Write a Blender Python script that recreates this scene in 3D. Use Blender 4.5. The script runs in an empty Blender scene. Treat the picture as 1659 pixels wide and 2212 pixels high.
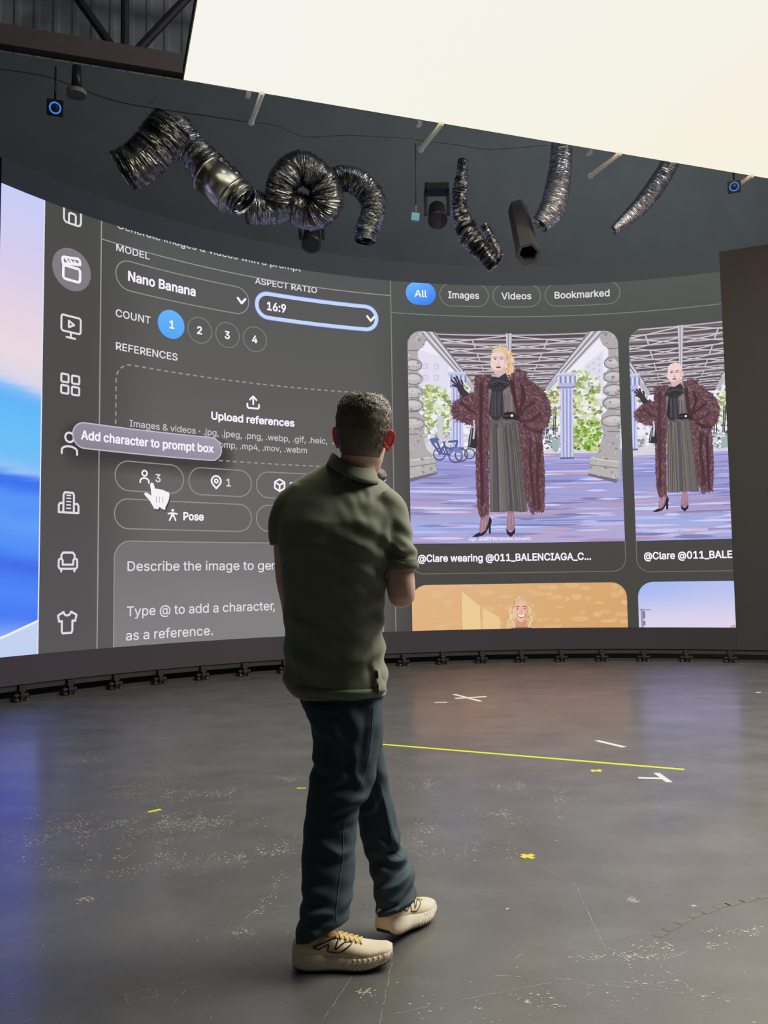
import bpy, bmesh, math, random, json
from mathutils import Vector, Matrix, noise, geometry
from mathutils.bvhtree import BVHTree
random.seed(7)
S = bpy.context.scene
C = S.collection
PI = math.pi

# ------------------------------------------------------------------ camera
F, TILT, ROLL, CAMZ = 1836.5, 0.07355, 0.0143, 1.185
W, H = 1659, 2212
cd = bpy.data.cameras.new('camera')
cam = bpy.data.objects.new('camera', cd); C.objects.link(cam)
cd.sensor_fit = 'VERTICAL'; cd.sensor_height = 36.0; cd.sensor_width = 27.0
cd.lens = F / H * 36.0
CAMM = Matrix.Translation((0, 0, CAMZ)) @ (Matrix.Rotation(PI / 2 + TILT, 4, 'X') @ Matrix.Rotation(-ROLL, 4, 'Z'))
cam.matrix_world = CAMM
cd.clip_start = 0.05; cd.clip_end = 200
S.camera = cam
S.view_settings.view_transform = 'Standard'
S.view_settings.look = 'None'
S.view_settings.exposure = 0; S.view_settings.gamma = 1
# camera response: straight up to a quarter, then a soft shoulder for the bright panel and screen whites
TA, TB, TW = 0.22, 0.72, 4.0
def shoulder(x): return x if x <= TA else TA + TB * (1 - math.exp(-(x - TA) / TB))
def unshoulder(y): return y if y <= TA else TA - TB * math.log(max(1 - (y - TA) / TB, 0.014))
S.view_settings.use_curve_mapping = True
cm = S.view_settings.curve_mapping
cm.use_clip = False
cm.black_level = (0, 0, 0); cm.white_level = (TW, TW, TW)
cv = cm.curves[3]
pts_ = [TA, .35, .45, .55, .7, .85, 1.0, 1.2, 1.5, 1.8, 2.2, 2.7, 3.3]
while len(cv.points) < len(pts_) + 2: cv.points.new(0.5, 0.5)
for p_, (x_, y_) in zip(cv.points, [(0, 0)] + [(x / TW, shoulder(x)) for x in pts_] + [(1, shoulder(TW))]):
    p_.location = (x_, y_); p_.handle_type = 'VECTOR'
cm.update()
S.cycles.use_denoising = True
S.cycles.max_bounces = 8
S.cycles.sample_clamp_indirect = 4.0

def ray(px, py):
    return CAMM.to_3x3() @ Vector((px - W / 2, H / 2 - py, -F))
def at(px, py, Y):                       # point of the sight line at distance Y in front
    d = ray(px, py); return Vector((0, 0, CAMZ)) + d * (Y / d.y)
def atz(px, py, z):                      # point of the sight line at height z
    d = ray(px, py); return Vector((0, 0, CAMZ)) + d * ((z - CAMZ) / d.z)
def lin(c):
    c = c / 255.0
    return c / 12.92 if c <= 0.04045 else ((c + 0.055) / 1.055) ** 2.4
def rgb(r, g, b): return (unshoulder(lin(r)), unshoulder(lin(g)), unshoulder(lin(b)), 1.0)

# ------------------------------------------------------------------ helpers
def tag(o, label=None, cat=None, group=None, kind=None):
    if label: o['label'] = label
    if cat: o['category'] = cat
    if group: o['group'] = group
    if kind: o['kind'] = kind
    return o
def empty(name, loc=(0, 0, 0), rz=0.0):
    o = bpy.data.objects.new(name, None); C.objects.link(o)
    o.location = loc; o.rotation_euler = (0, 0, rz); o.empty_display_size = 0.1
    return o
def link(name, me, m, parent=None, world=True):
    o = bpy.data.objects.new(name, me); C.objects.link(o)
    if m is not None and not me.materials: me.materials.append(m)
    if parent is not None:
        o.parent = parent
        if world:
            bpy.context.view_layer.update()
            o.matrix_parent_inverse = parent.matrix_world.inverted()
    return o
def build(name, bm, m, parent=None, smooth=True, world=True):
    bmesh.ops.recalc_face_normals(bm, faces=bm.faces)
    me = bpy.data.meshes.new(name); bm.to_mesh(me); bm.free()
    if smooth:
        me.polygons.foreach_set('use_smooth', [True] * len(me.polygons))
    return link(name, me, m, parent, world)
def mesh_from(name, vs, fs, m, parent=None, smooth=False, cols=None, world=True):
    me = bpy.data.meshes.new(name); me.from_pydata(vs, [], fs); me.update()
    if smooth: me.polygons.foreach_set('use_smooth', [True] * len(me.polygons))
    if cols:
        a = me.color_attributes.new('Col', 'FLOAT_COLOR', 'POINT')
        a.data.foreach_set('color', [x for c in cols for x in c])
    return link(name, me, m, parent, world)
def box(bm, c, sx, sy, sz, rot=None, bev=0.0):
    M = Matrix.Translation(c) @ (rot if rot else Matrix.Identity(4)) @ Matrix.Diagonal((sx, sy, sz, 1))
    r = bmesh.ops.create_cube(bm, size=1, matrix=M)
    if bev > 0:
        es = list({e for v in r['verts'] for e in v.link_edges})
        bmesh.ops.bevel(bm, geom=es, offset=bev, segments=2, affect='EDGES', profile=0.7)
def loft(bm, rings, cap=True):
    vr = [[bm.verts.new(p) for p in r] for r in rings]
    n = len(vr[0])
    for a, b in zip(vr, vr[1:]):
        for i in range(n):
            bm.faces.new((a[i], a[(i + 1) % n], b[(i + 1) % n], b[i]))
    if cap:
        bm.faces.new(list(reversed(vr[0]))); bm.faces.new(vr[-1])
    return vr
def ering(c, a, b, n=28, p=2.0):         # super-ellipse ring with half axes a, b (vectors)
    out = []
    for i in range(n):
        t = 2 * PI * i / n; ct, st = math.cos(t), math.sin(t)
        out.append(c + a * (math.copysign(abs(ct) ** (2 / p), ct)) + b * (math.copysign(abs(st) ** (2 / p), st)))
    return out
def cat(pts, t):                         # catmull-rom over a list of tuples, t in 0..1
    n = len(pts) - 1; x = min(max(t, 0), 1) * n; i = min(int(x), n - 1); u = x - i
    g = lambda k: pts[min(max(k, 0), n)]
    p0, p1, p2, p3 = g(i - 1), g(i), g(i + 1), g(i + 2)
    return tuple(0.5 * (2 * b + (c - a) * u + (2 * a - 5 * b + 4 * c - d) * u * u + (3 * b - a - 3 * c + d) * u ** 3)
                 for a, b, c, d in zip(p0, p1, p2, p3))
def resamp(pts, k):
    return [cat(pts, i / (k - 1)) for i in range(k)]
def tube(bm, path, n=16, k=None, cap=True, flat=1.0):   # path: (x,y,z,r)
    if k: path = resamp(path, k)
    P = [Vector(p[:3]) for p in path]; rings = []
    up = Vector((0.13, 0.31, 0.94)); prev = None
    for i, p in enumerate(P):
        t = (P[min(i + 1, len(P) - 1)] - P[max(i - 1, 0)]).normalized()
        if prev is None:
            u = t.cross(up)
            if u.length < 0.1: u = t.cross(Vector((1, 0, 0)))
            u.normalize()
        else:
            u = (prev - t * prev.dot(t)).normalized()
        prev = u; v = t.cross(u)
        r = path[i][3]
        rings.append(ering(p, u * r, v * r * flat, n))
    loft(bm, rings, cap)
def ellips(bm, c, rx, ry, rz, rot=None, seg=20):
    M = Matrix.Translation(c) @ (rot if rot else Matrix.Identity(4)) @ Matrix.Diagonal((rx, ry, rz, 1))
    bmesh.ops.create_uvsphere(bm, u_segments=seg, v_segments=seg // 2 + 2, radius=1, matrix=M)
def fuse(bm, voxel, smooth_it=4, fac=0.5):  # union of overlapping closed shells into one continuous mesh
    bmesh.ops.recalc_face_normals(bm, faces=bm.faces)
    me = bpy.data.meshes.new('tmp'); bm.to_mesh(me); bm.free()
    o = bpy.data.objects.new('tmp', me); C.objects.link(o)
    r = o.modifiers.new('r', 'REMESH'); r.mode = 'VOXEL'; r.voxel_size = voxel; r.adaptivity = 0
    if smooth_it:
        s = o.modifiers.new('s', 'SMOOTH'); s.factor = fac; s.iterations = smooth_it
    dg = bpy.context.evaluated_depsgraph_get(); dg.update()
    res = bpy.data.meshes.new_from_object(o.evaluated_get(dg))
    bpy.data.objects.remove(o); bpy.data.meshes.remove(me)
    res.polygons.foreach_set('use_smooth', [True] * len(res.polygons))
    return res
def displace(me, fn):
    ns = [v.normal.copy() for v in me.vertices]
    for v, nn in zip(me.vertices, ns):
        v.co = v.co + nn * fn(v.co, nn)
    me.update()
def bvh_of(me):
    return BVHTree.FromPolygons([v.co.copy() for v in me.vertices], [tuple(p.vertices) for p in me.polygons])
def sstep(a, b, x):
    t = min(max((x - a) / (b - a), 0), 1); return t * t * (3 - 2 * t)

# ------------------------------------------------------------------ materials
def mat(name, col, rough=0.6, metal=0.0, var=0.25, scale=20.0, bump=0.0, bscale=None, spec=0.5, stretch=None, sheen=0.0, detail=4.0):
    m = bpy.data.materials.new(name); m.use_nodes = True
    nt = m.node_tree; b = nt.nodes['Principled BSDF']
    b.inputs['Roughness'].default_value = rough; b.inputs['Metallic'].default_value = metal
    b.inputs['Specular IOR Level'].default_value = spec
    if sheen: b.inputs['Sheen Weight'].default_value = sheen
    tc = nt.nodes.new('ShaderNodeTexCoord'); mp = nt.nodes.new('ShaderNodeMapping')
    nt.links.new(tc.outputs['Object'], mp.inputs['Vector'])
    if stretch: mp.inputs['Scale'].default_value = stretch
    nz = nt.nodes.new('ShaderNodeTexNoise'); nz.inputs['Scale'].default_value = scale; nz.inputs['Detail'].default_value = detail
    nt.links.new(mp.outputs['Vector'], nz.inputs['Vector'])
    mx = nt.nodes.new('ShaderNodeMix'); mx.data_type = 'RGBA'
    mx.inputs['A'].default_value = tuple(max(0, c * (1 - var)) for c in col[:3]) + (1,)
    mx.inputs['B'].default_value = tuple(min(1, c * (1 + var)) for c in col[:3]) + (1,)
    nt.links.new(nz.outputs['Fac'], mx.inputs['Factor'])
    nt.links.new(mx.outputs['Result'], b.inputs['Base Color'])
    if bump:
        n2 = nt.nodes.new('ShaderNodeTexNoise'); n2.inputs['Scale'].default_value = bscale or scale * 4
        n2.inputs['Detail'].default_value = 3
        nt.links.new(mp.outputs['Vector'], n2.inputs['Vector'])
        bp = nt.nodes.new('ShaderNodeBump'); bp.inputs['Strength'].default_value = bump; bp.inputs['Distance'].default_value = 0.004
        nt.links.new(n2.outputs['Fac'], bp.inputs['Height']); nt.links.new(bp.outputs['Normal'], b.inputs['Normal'])
    return m
def emis_attr(name, strength=1.0):
    m = bpy.data.materials.new(name); m.use_nodes = True; nt = m.node_tree
    for n in list(nt.nodes): nt.nodes.remove(n)
    o = nt.nodes.new('ShaderNodeOutputMaterial'); e = nt.nodes.new('ShaderNodeEmission'); a = nt.nodes.new('ShaderNodeAttribute')
    a.attribute_name = 'Col'; e.inputs['Strength'].default_value = strength
    nt.links.new(a.outputs['Color'], e.inputs['Color']); nt.links.new(e.outputs[0], o.inputs['Surface'])
    return m
def emis(name, col, strength=1.0):
    m = bpy.data.materials.new(name); m.use_nodes = True; nt = m.node_tree
    for n in list(nt.nodes): nt.nodes.remove(n)
    o = nt.nodes.new('ShaderNodeOutputMaterial'); e = nt.nodes.new('ShaderNodeEmission')
    nz = nt.nodes.new('ShaderNodeTexNoise'); nz.inputs['Scale'].default_value = 30
    mx = nt.nodes.new('ShaderNodeMix'); mx.data_type = 'RGBA'
    mx.inputs['A'].default_value = tuple(c * 0.97 for c in col[:3]) + (1,); mx.inputs['B'].default_value = tuple(c * 1.03 for c in col[:3]) + (1,)
    nt.links.new(nz.outputs['Fac'], mx.inputs['Factor']); nt.links.new(mx.outputs['Result'], e.inputs['Color'])
    e.inputs['Strength'].default_value = strength
    nt.links.new(e.outputs[0], o.inputs['Surface'])
    return m
LED = emis_attr('led_pixels')

SKIN_C = (.72, .44, .35)
HAIR_C = (.17, .13, .10)
SHIRT_C = (.145, .162, .105, 1)
JEAN_C = (.024, .046, .062, 1)
AMBIENT = .002
RIG_W = 700
AREA_W = 1250
GLYPH = json.loads(r'''{"&":[447,[[197,-7,150,-2,110,12,78,34,54,62,39,96,34,133,37,163,47,189,85,235,140,279,216,335,237,352,255,375,262,405,258,427,245,445,226,457,201,461,168,453,145,431,137,399,145,363,169,327,204,284,438,0,364,0,171,231,121,293,87,344,78,370,75,398,79,430,91,458,109,481,134,499,165,510,200,513,235,510,266,499,290,482,308,459,320,433,324,404,315,362,291,325,256,293,154,217,110,174,100,154,97,131,100,108,109,87,124,70,143,57,166,49,193,46,223,50,251,59,301,95,321,121,336,151,346,186,349,224,408,224,405,180,397,144,371,92,345,62,333,47,305,23,271,7,234,-3]]],",":[187,[[38,-119,68,71,137,71,84,-119]]],".":[187,[[95,-4,78,-1,63,9,53,24,50,41,53,59,63,73,78,83,95,87,113,83,128,73,138,59,141,41,138,24,128,9,113,-1]]],"0":[453,[[227,-7,174,1,130,24,95,62,69,113,53,178,48,254,53,330,69,395,95,447,130,484,174,508,227,516,279,508,323,484,358,447,384,395,400,330,405,254,400,178,384,113,359,62,323,24,279,1],[227,50,261,56,290,74,313,103,330,144,340,194,344,254,340,314,330,365,313,405,290,435,261,453,227,460,192,453,163,435,140,405,123,365,113,314,109,254,113,194,123,144,140,103,163,74,192,56]]],"1":[453,[[76,0,76,55,391,55,391,0],[276,509,276,0,212,0,212,448,209,448,86,358,86,427,198,509]]],"2":[453,[[64,0,64,47,234,229,282,282,311,327,320,371,317,397,308,419,293,436,273,449,224,460,196,457,172,447,153,433,139,413,130,390,127,362,66,362,71,405,86,442,111,473,143,496,182,511,225,516,268,511,306,497,337,474,361,445,376,411,381,372,371,318,336,259,267,180,153,60,153,57,389,57,389,0]]],"3":[453,[[218,-7,173,-3,133,10,98,30,70,57,52,91,44,132,109,132,115,107,126,87,144,71,165,59,219,50,275,61,297,74,315,93,325,116,329,145,326,172,316,196,299,217,275,234,242,244,201,248,157,248,157,299,288,448,288,452,70,452,70,509,372,509,372,461,211,278,211,289,264,288,308,276,344,253,371,222,387,186,393,145,387,103,370,66,344,36,309,12,266,-2]]],"4":[453,[[40,105,40,158,247,509,311,509,109,166,109,163,413,163,413,105],[282,0,282,121,282,146,282,318,343,318,343,0]]],"6":[453,[[226,-7,182,-1,142,15,109,40,84,74,69,115,64,162,68,199,80,239,137,340,252,509,322,509,151,261,145,261,165,288,196,307,235,314,278,309,316,295,346,271,370,240,384,201,389,157,384,112,368,73,343,39,310,14,271,-2],[226,48,254,52,279,63,299,79,314,101,324,128,327,157,324,187,314,213,299,235,279,251,254,262,226,265,198,262,174,252,153,235,138,214,128,188,125,158,128,128,138,102,153,79,174,63,198,52]]],"9":[453,[[226,516,271,510,310,494,343,468,368,434,384,393,389,347,385,309,373,270,315,168,200,0,130,0,301,248,307,248,287,221,257,202,218,195,175,199,137,214,106,237,83,269,68,307,64,352,69,397,85,436,110,469,143,494,182,510],[226,460,199,457,174,446,154,429,138,407,129,381,125,352,129,322,138,295,154,274,174,257,199,247,226,243,254,247,279,257,299,273,314,295,324,321,327,350,324,381,314,407,299,429,279,446,254,457]]],":":[187,[[95,-4,78,-1,63,9,53,24,50,41,53,59,63,73,78,83,95,87,113,83,128,73,138,59,141,41,138,24,128,9,113,-1],[95,271,78,274,63,284,53,299,50,316,53,334,63,349,78,359,95,362,113,359,128,349,138,334,141,316,138,299,128,284,113,274]]],"@":[676,[[355,-135,284,-130,221,-114,167,-88,122,-53,87,-8,61,46,45,109,40,179,46,248,61,309,87,363,123,408,167,444,220,470,281,486,349,492,415,486,472,469,522,442,562,407,594,366,617,319,631,268,635,215,631,142,615,76,599,49,579,28,551,15,517,11,476,17,441,36,429,50,423,68,420,68,408,48,388,30,361,17,326,13,285,18,251,35,224,62,204,96,192,137,188,182,193,226,207,265,228,297,257,322,291,338,330,343,360,340,385,331,416,306,419,306,419,335,474,335,474,110,476,91,485,74,499,63,518,59,540,63,557,76,568,97,576,127,581,215,577,259,567,301,548,339,523,373,490,402,450,424,402,438,347,442,292,438,242,424,199,402,164,372,135,334,115,289,102,236,98,178,102,119,115,66,135,21,165,-17,201,-46,246,-68,298,-81,357,-85,412,-80,458,-69,489,-59,504,-107,464,-120,411,-131],[329,65,359,68,382,78,400,95,412,118,422,185,419,221,411,249,399,269,381,282,331,292,305,288,283,277,265,260,252,239,242,185,251,125,262,101,279,81,301,69]]],"A":[479,[[16,0,201,509,276,509,463,0,395,0,287,302,264,372,232,478,245,478,213,371,191,302,85,0],[110,142,110,199,370,199,370,142]]],"B":[456,[[60,0,60,509,241,509,289,504,329,491,359,469,381,442,394,410,398,374,395,344,387,320,356,286,315,267,315,262,339,257,363,245,385,227,402,203,414,173,418,136,413,100,400,67,377,39,344,18,301,4,247,0],[125,57,245,57,296,63,330,80,349,105,355,137,352,161,342,184,327,203,306,218,279,228,248,231,125,231],[125,285,238,285,288,296,308,309,323,326,333,348,336,372,330,403,313,429,283,446,240,452,125,452]]],"C":[510,[[267,-7,205,1,150,25,104,63,70,115,48,179,40,254,48,329,70,393,104,445,150,484,205,508,267,516,340,504,373,490,402,471,427,447,448,418,463,385,473,348,408,348,389,395,357,428,315,449,267,456,223,450,184,432,150,403,125,364,109,314,103,254,109,194,125,145,151,105,184,76,223,59,267,53,315,60,357,81,389,114,408,160,473,160,463,124,448,91,428,62,402,38,373,19,341,5,305,-4]]],"D":[502,[[219,0,96,0,96,57,215,57,272,63,318,81,354,110,379,149,394,198,399,255,394,312,379,361,354,399,320,428,275,446,221,452,93,452,93,509,225,509,294,501,353,478,399,441,433,391,455,329,462,255,455,181,433,119,398,68,351,31,291,8],[125,509,125,0,60,0,60,509]]],"E":[418,[[60,0,60,509,372,509,372,452,125,452,125,286,355,286,355,229,125,229,125,57,375,57,375,0]]],"F":[410,[[60,0,60,509,369,509,369,452,125,452,125,278,346,278,346,221,125,221,125,0]]],"G":[520,[[269,-7,205,1,149,25,104,64,69,116,47,179,40,254,47,329,69,393,103,445,149,484,203,508,265,516,304,513,340,504,374,489,403,469,429,445,449,416,465,384,474,349,408,349,387,393,356,427,315,448,265,456,222,450,183,432,150,404,125,364,109,314,103,254,109,194,125,145,151,105,184,76,224,59,269,53,309,57,345,71,374,93,396,123,410,160,415,202,434,199,283,199,283,256,478,256,478,200,471,141,451,91,419,50,377,19,326,0]]],"H":[517,[[60,0,60,509,125,509,125,289,392,289,392,509,457,509,457,0,392,0,392,232,125,232,125,0]]],"I":[300,[[31,0,31,57,118,57,118,452,31,452,31,509,269,509,269,452,183,452,183,57,269,57,269,0]]],"J":[396,[[185,-7,124,3,75,33,44,81,33,145,33,173,98,173,98,145,104,104,122,74,149,56,185,50,220,56,248,74,266,104,272,145,272,509,336,509,336,145,326,81,294,33,246,3]]],"L":[393,[[60,0,60,509,125,509,125,57,361,57,361,0]]],"M":[628,[[60,0,60,509,152,509,277,187,287,159,299,123,311,84,322,49,307,49,318,83,330,121,342,158,352,187,476,509,568,509,568,0,504,0,504,291,504,327,505,369,506,413,507,457,513,457,498,409,482,363,467,322,456,291,342,0,286,0,170,291,159,321,145,361,129,408,112,457,119,457,120,416,121,372,122,328,122,291,122,0]]],"N":[523,[[60,0,60,509,136,509,343,183,363,151,388,107,414,55,405,54,401,108,399,157,399,195,399,509,463,509,463,0,387,0,202,290,177,331,148,381,108,452,119,454,122,384,124,328,125,291,125,0]]],"O":[533,[[267,-7,205,1,150,25,105,63,70,115,48,179,40,254,48,329,70,393,105,445,150,484,205,508,267,516,329,508,384,484,429,445,464,393,486,329,493,254,486,179,464,115,429,63,384,25,329,1],[267,53,310,59,349,76,383,105,408,144,425,194,430,254,425,314,408,365,383,404,349,433,310,450,267,456,223,450,184,433,151,404,125,364,109,314,103,254,109,194,125,144,151,105,184,76,223,59]]],"P":[444,[[60,0,60,509,235,509,289,503,332,487,366,462,390,430,404,391,409,348,404,304,390,265,366,233,332,207,289,191,235,186,109,186,109,242,233,242,269,246,297,256,318,272,333,294,342,319,344,348,342,376,333,402,318,423,297,439,268,449,232,452,125,452,125,0]]],"R":[449,[[60,0,60,509,236,509,290,504,333,489,367,465,390,433,405,395,409,352,405,309,390,271,367,240,333,217,289,203,236,198,96,198,96,255,234,255,269,258,298,267,319,281,334,300,342,324,345,352,342,380,334,405,319,425,298,440,269,449,233,452,125,452,125,0],[353,0,230,229,303,229,428,0]]],"S":[446,[[224,-9,172,-4,128,9,91,31,64,60,46,96,38,137,104,137,110,110,123,88,142,71,166,59,224,49,257,52,286,60,311,74,329,92,341,114,346,139,342,161,332,179,296,205,245,222,184,239,128,260,86,289,60,326,52,372,58,413,75,448,102,476,138,498,180,511,227,516,275,511,316,498,351,476,377,449,394,415,401,378,337,378,326,412,302,437,267,453,225,459,194,456,167,448,145,435,129,418,118,398,115,376,119,352,131,334,169,308,212,293,264,279,312,264,359,238,395,198,405,171,408,139,403,99,386,64,360,34,323,11,278,-4]]],"T":[448,[[32,452,32,509,417,509,417,452,257,452,257,0,193,0,193,452]]],"U":[517,[[259,-8,203,-2,154,15,114,43,85,80,66,124,60,173,60,509,124,509,124,178,128,144,141,113,160,87,187,68,220,56,259,52,298,56,331,68,357,87,377,113,389,144,393,178,393,509,457,509,457,173,451,124,433,80,403,43,363,15,315,-2]]],"V":[479,[[204,0,16,509,84,509,192,206,215,137,248,31,235,31,267,138,290,206,395,509,463,509,278,0]]],"_":[319,[[319,0,319,-56,0,-56,0,0]]],"a":[389,[[160,-9,126,-5,94,5,68,22,48,45,35,73,30,108,34,138,43,161,58,179,78,193,125,211,178,220,234,227,265,235,273,243,276,255,276,257,267,297,240,322,196,331,149,322,118,301,100,274,41,291,57,322,79,346,104,364,133,375,194,384,239,379,286,360,306,343,322,320,333,290,337,251,337,0,277,0,277,52,272,52,252,25,215,1],[170,45,202,49,228,59,248,74,263,93,272,115,276,138,276,190,259,182,231,176,200,171,175,168,134,159,103,139,95,124,92,105,102,72,130,52]]],"b":[424,[[229,-8,198,-5,172,4,138,31,118,59,112,59,112,0,53,0,53,509,114,509,114,319,118,319,137,346,171,373,197,381,229,384,274,378,313,361,345,332,370,293,385,245,390,189,385,133,370,84,346,45,313,16,274,-2],[220,47,253,51,279,66,301,88,316,117,325,151,328,189,325,227,316,261,301,290,280,311,253,325,220,330,188,325,161,312,140,291,125,263,116,229,113,189,116,150,125,115,140,86,162,65,188,51]]],"c":[395,[[207,-8,159,-2,117,16,82,46,56,85,40,133,34,187,40,243,56,291,82,330,117,360,159,378,207,384,260,377,305,356,340,322,362,277,303,262,290,289,270,311,242,325,207,330,173,325,145,310,124,287,108,258,99,224,96,187,99,151,108,117,124,89,145,66,173,51,207,46,243,52,271,66,292,89,304,117,363,102,341,56,306,21,261,-1]]],"d":[424,[[195,-8,151,-2,111,16,79,45,55,84,39,133,34,189,39,245,55,293,79,332,112,361,151,378,196,384,228,381,253,373,287,346,306,319,311,319,311,509,372,509,372,0,313,0,313,59,307,59,287,31,252,4,227,-5],[205,47,236,51,263,65,284,86,299,115,309,150,312,189,309,229,300,263,284,291,263,312,237,325,205,330,172,325,145,311,124,290,108,261,99,227,96,189,99,151,109,117,124,88,145,66,172,51]]],"e":[404,[[212,-8,161,-2,117,16,82,46,56,85,40,132,34,187,39,242,55,290,81,329,115,359,157,378,205,384,266,374,294,361,319,341,341,315,357,282,368,242,371,194,371,169,75,169,75,221,338,221,310,202,307,237,298,269,283,294,263,314,237,326,205,330,173,326,146,313,125,294,109,270,99,241,96,211,96,178,100,139,110,106,128,80,151,61,179,50,212,46,254,53,285,73,306,105,365,91,353,63,335,39,311,19,283,4,249,-5]]],"f":[253,[[228,379,228,327,6,327,6,379],[81,0,81,432,84,461,96,486,113,505,135,519,187,530,222,527,243,521,227,468,215,472,195,474,171,470,154,460,145,443,142,419,142,0]]],"g":[425,[[207,-151,168,-148,134,-140,82,-110,51,-69,101,-41,122,-66,154,-88,207,-97,249,-92,282,-75,304,-47,311,-6,311,68,306,68,287,41,252,16,227,8,195,5,152,10,113,27,80,53,55,90,39,136,34,191,39,246,55,293,80,332,112,361,152,378,196,384,228,382,253,373,288,346,308,319,313,319,313,379,372,379,372,-9,367,-54,350,-90,324,-117,291,-136,251,-147],[205,59,237,63,264,75,285,95,300,121,309,154,312,193,309,231,300,264,285,291,264,312,237,325,205,330,172,325,145,312,124,290,109,262,99,229,96,193,99,155,109,123,124,96,145,76,172,63]]],"h":[410,[[114,227,114,0,53,0,53,509,114,509,114,287,102,287,124,332,152,362,187,379,227,384,264,380,295,369,321,349,341,321,353,285,357,240,357,0,296,0,296,235,290,275,273,304,246,323,210,329,184,326,161,317,141,303,126,283,117,257]]],"i":[166,[[53,0,53,379,114,379,114,0],[84,443,67,446,54,455,44,468,41,483,44,499,54,512,67,521,84,524,100,521,114,512,123,499,126,483,123,468,114,455,100,446]]],"j":[166,[[53,379,114,379,114,-30,111,-63,102,-90,86,-113,65,-129,37,-139,4,-143,-10,-143,-10,-87,2,-87,25,-83,40,-72,50,-54,53,-29],[83,443,67,446,53,455,44,468,41,483,44,499,53,512,67,521,83,524,100,521,114,512,123,499,126,483,123,468,114,455,100,446]]],"k":[380,[[110,137,110,212,121,212,284,379,360,379,184,199,177,199],[53,0,53,509,114,509,114,0],[294,0,148,186,191,229,372,0]]],"l":[189,[[139,-2,101,3,74,20,58,47,53,84,53,509,114,509,114,99,120,62,130,54,146,52,160,53,170,54,181,3,162,-1]]],"m":[609,[[53,0,53,379,112,379,112,295,108,295,118,323,132,346,172,376,219,386,257,380,287,361,309,331,321,295,312,295,322,321,337,343,381,375,437,386,468,383,497,372,522,354,541,328,553,296,557,255,557,0,496,0,496,254,490,289,473,313,447,326,419,330,395,328,374,320,345,290,335,247,335,0,274,0,274,260,269,288,253,311,229,326,199,330,158,320,140,307,126,289,117,266,114,238,114,0]]],"n":[409,[[114,227,114,0,53,0,53,379,112,379,112,287,102,287,124,332,152,362,187,379,227,384,264,380,295,369,321,349,341,321,353,285,357,240,357,0,296,0,296,235,290,275,273,304,246,323,210,329,184,326,161,317,141,303,126,283,117,257]]],"o":[415,[[207,-8,159,-2,117,16,82,46,56,85,40,133,34,187,40,243,56,291,82,330,117,360,159,378,207,384,256,378,299,360,333,330,359,291,376,243,381,187,376,133,359,85,333,46,299,16,256,-2],[207,46,242,51,270,66,292,89,307,117,316,151,319,187,316,224,307,258,292,287,270,310,242,325,207,330,173,325,145,310,124,287,108,258,99,224,96,187,99,151,108,117,124,89,145,66,173,51]]],"p":[424,[[53,-143,53,379,112,379,112,319,118,319,137,346,171,373,197,381,229,384,274,378,313,361,345,332,370,293,385,245,390,189,385,133,370,84,346,45,313,16,274,-2,229,-8,198,-5,173,4,138,31,118,59,114,59,114,-143],[220,47,253,51,279,66,301,88,316,117,325,151,328,189,325,227,316,261,301,290,280,311,253,325,220,330,188,325,161,312,140,291,125,263,116,229,113,189,116,150,125,115,140,86,162,65,188,51]]],"r":[259,[[53,0,53,379,112,379,112,321,115,321,130,347,152,367,181,380,213,385,229,384,243,384,243,322,230,324,207,326,182,323,159,315,140,301,126,284,117,262,114,237,114,0]]],"s":[365,[[182,-8,145,-5,112,3,84,18,62,38,45,63,36,94,94,107,105,79,124,60,150,49,181,45,217,50,244,62,262,81,268,103,265,121,254,136,237,147,212,155,149,170,104,186,72,208,53,237,47,274,51,305,65,332,87,354,115,370,149,381,187,384,223,381,254,372,279,358,299,339,324,290,268,277,258,298,243,316,219,328,187,333,156,329,131,317,114,299,109,277,112,258,124,243,172,223,229,209,275,194,306,171,325,142,331,107,326,75,312,47,290,24,260,6,223,-5]]],"t":[227,[[204,379,204,327,6,327,6,379],[65,471,126,471,126,98,128,76,136,61,150,53,170,50,185,51,202,54,213,2,192,-3,168,-4,125,2,92,21,72,52,65,93]]],"v":[389,[[163,0,17,379,84,379,165,155,187,87,206,21,184,21,203,87,224,155,305,379,371,379,226,0]]],"w":[567,[[138,0,23,379,87,379,133,214,154,137,175,41,165,41,186,135,206,214,252,379,316,379,362,214,382,136,402,41,391,41,413,135,434,214,480,379,545,379,429,0,368,0,319,172,305,225,291,280,277,338,291,338,277,280,263,225,248,172,199,0]]],"x":[378,[[21,0,171,218,171,171,29,379,100,379,147,306,179,253,207,206,175,206,202,253,233,306,282,379,352,379,209,169,209,214,358,0,287,0,231,85,200,136,173,182,205,182,178,136,148,85,91,0]]],"y":[389,[[47,-139,61,-86,71,-87,104,-89,130,-74,151,-36,163,-1,17,379,84,379,165,155,187,87,206,21,184,21,202,87,224,155,305,379,371,379,204,-58,177,-107,139,-136,91,-145,65,-143]]],"z":[380,[[42,0,42,46,254,320,254,323,48,323,48,379,333,379,333,331,126,60,126,56,339,56,339,0]]],"·":[196,[[98,196,81,200,66,210,56,224,52,242,56,259,66,274,81,284,98,287,116,284,130,274,140,259,144,242,140,224,130,210,116,200]]]," ":[187,[]]}''')
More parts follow.
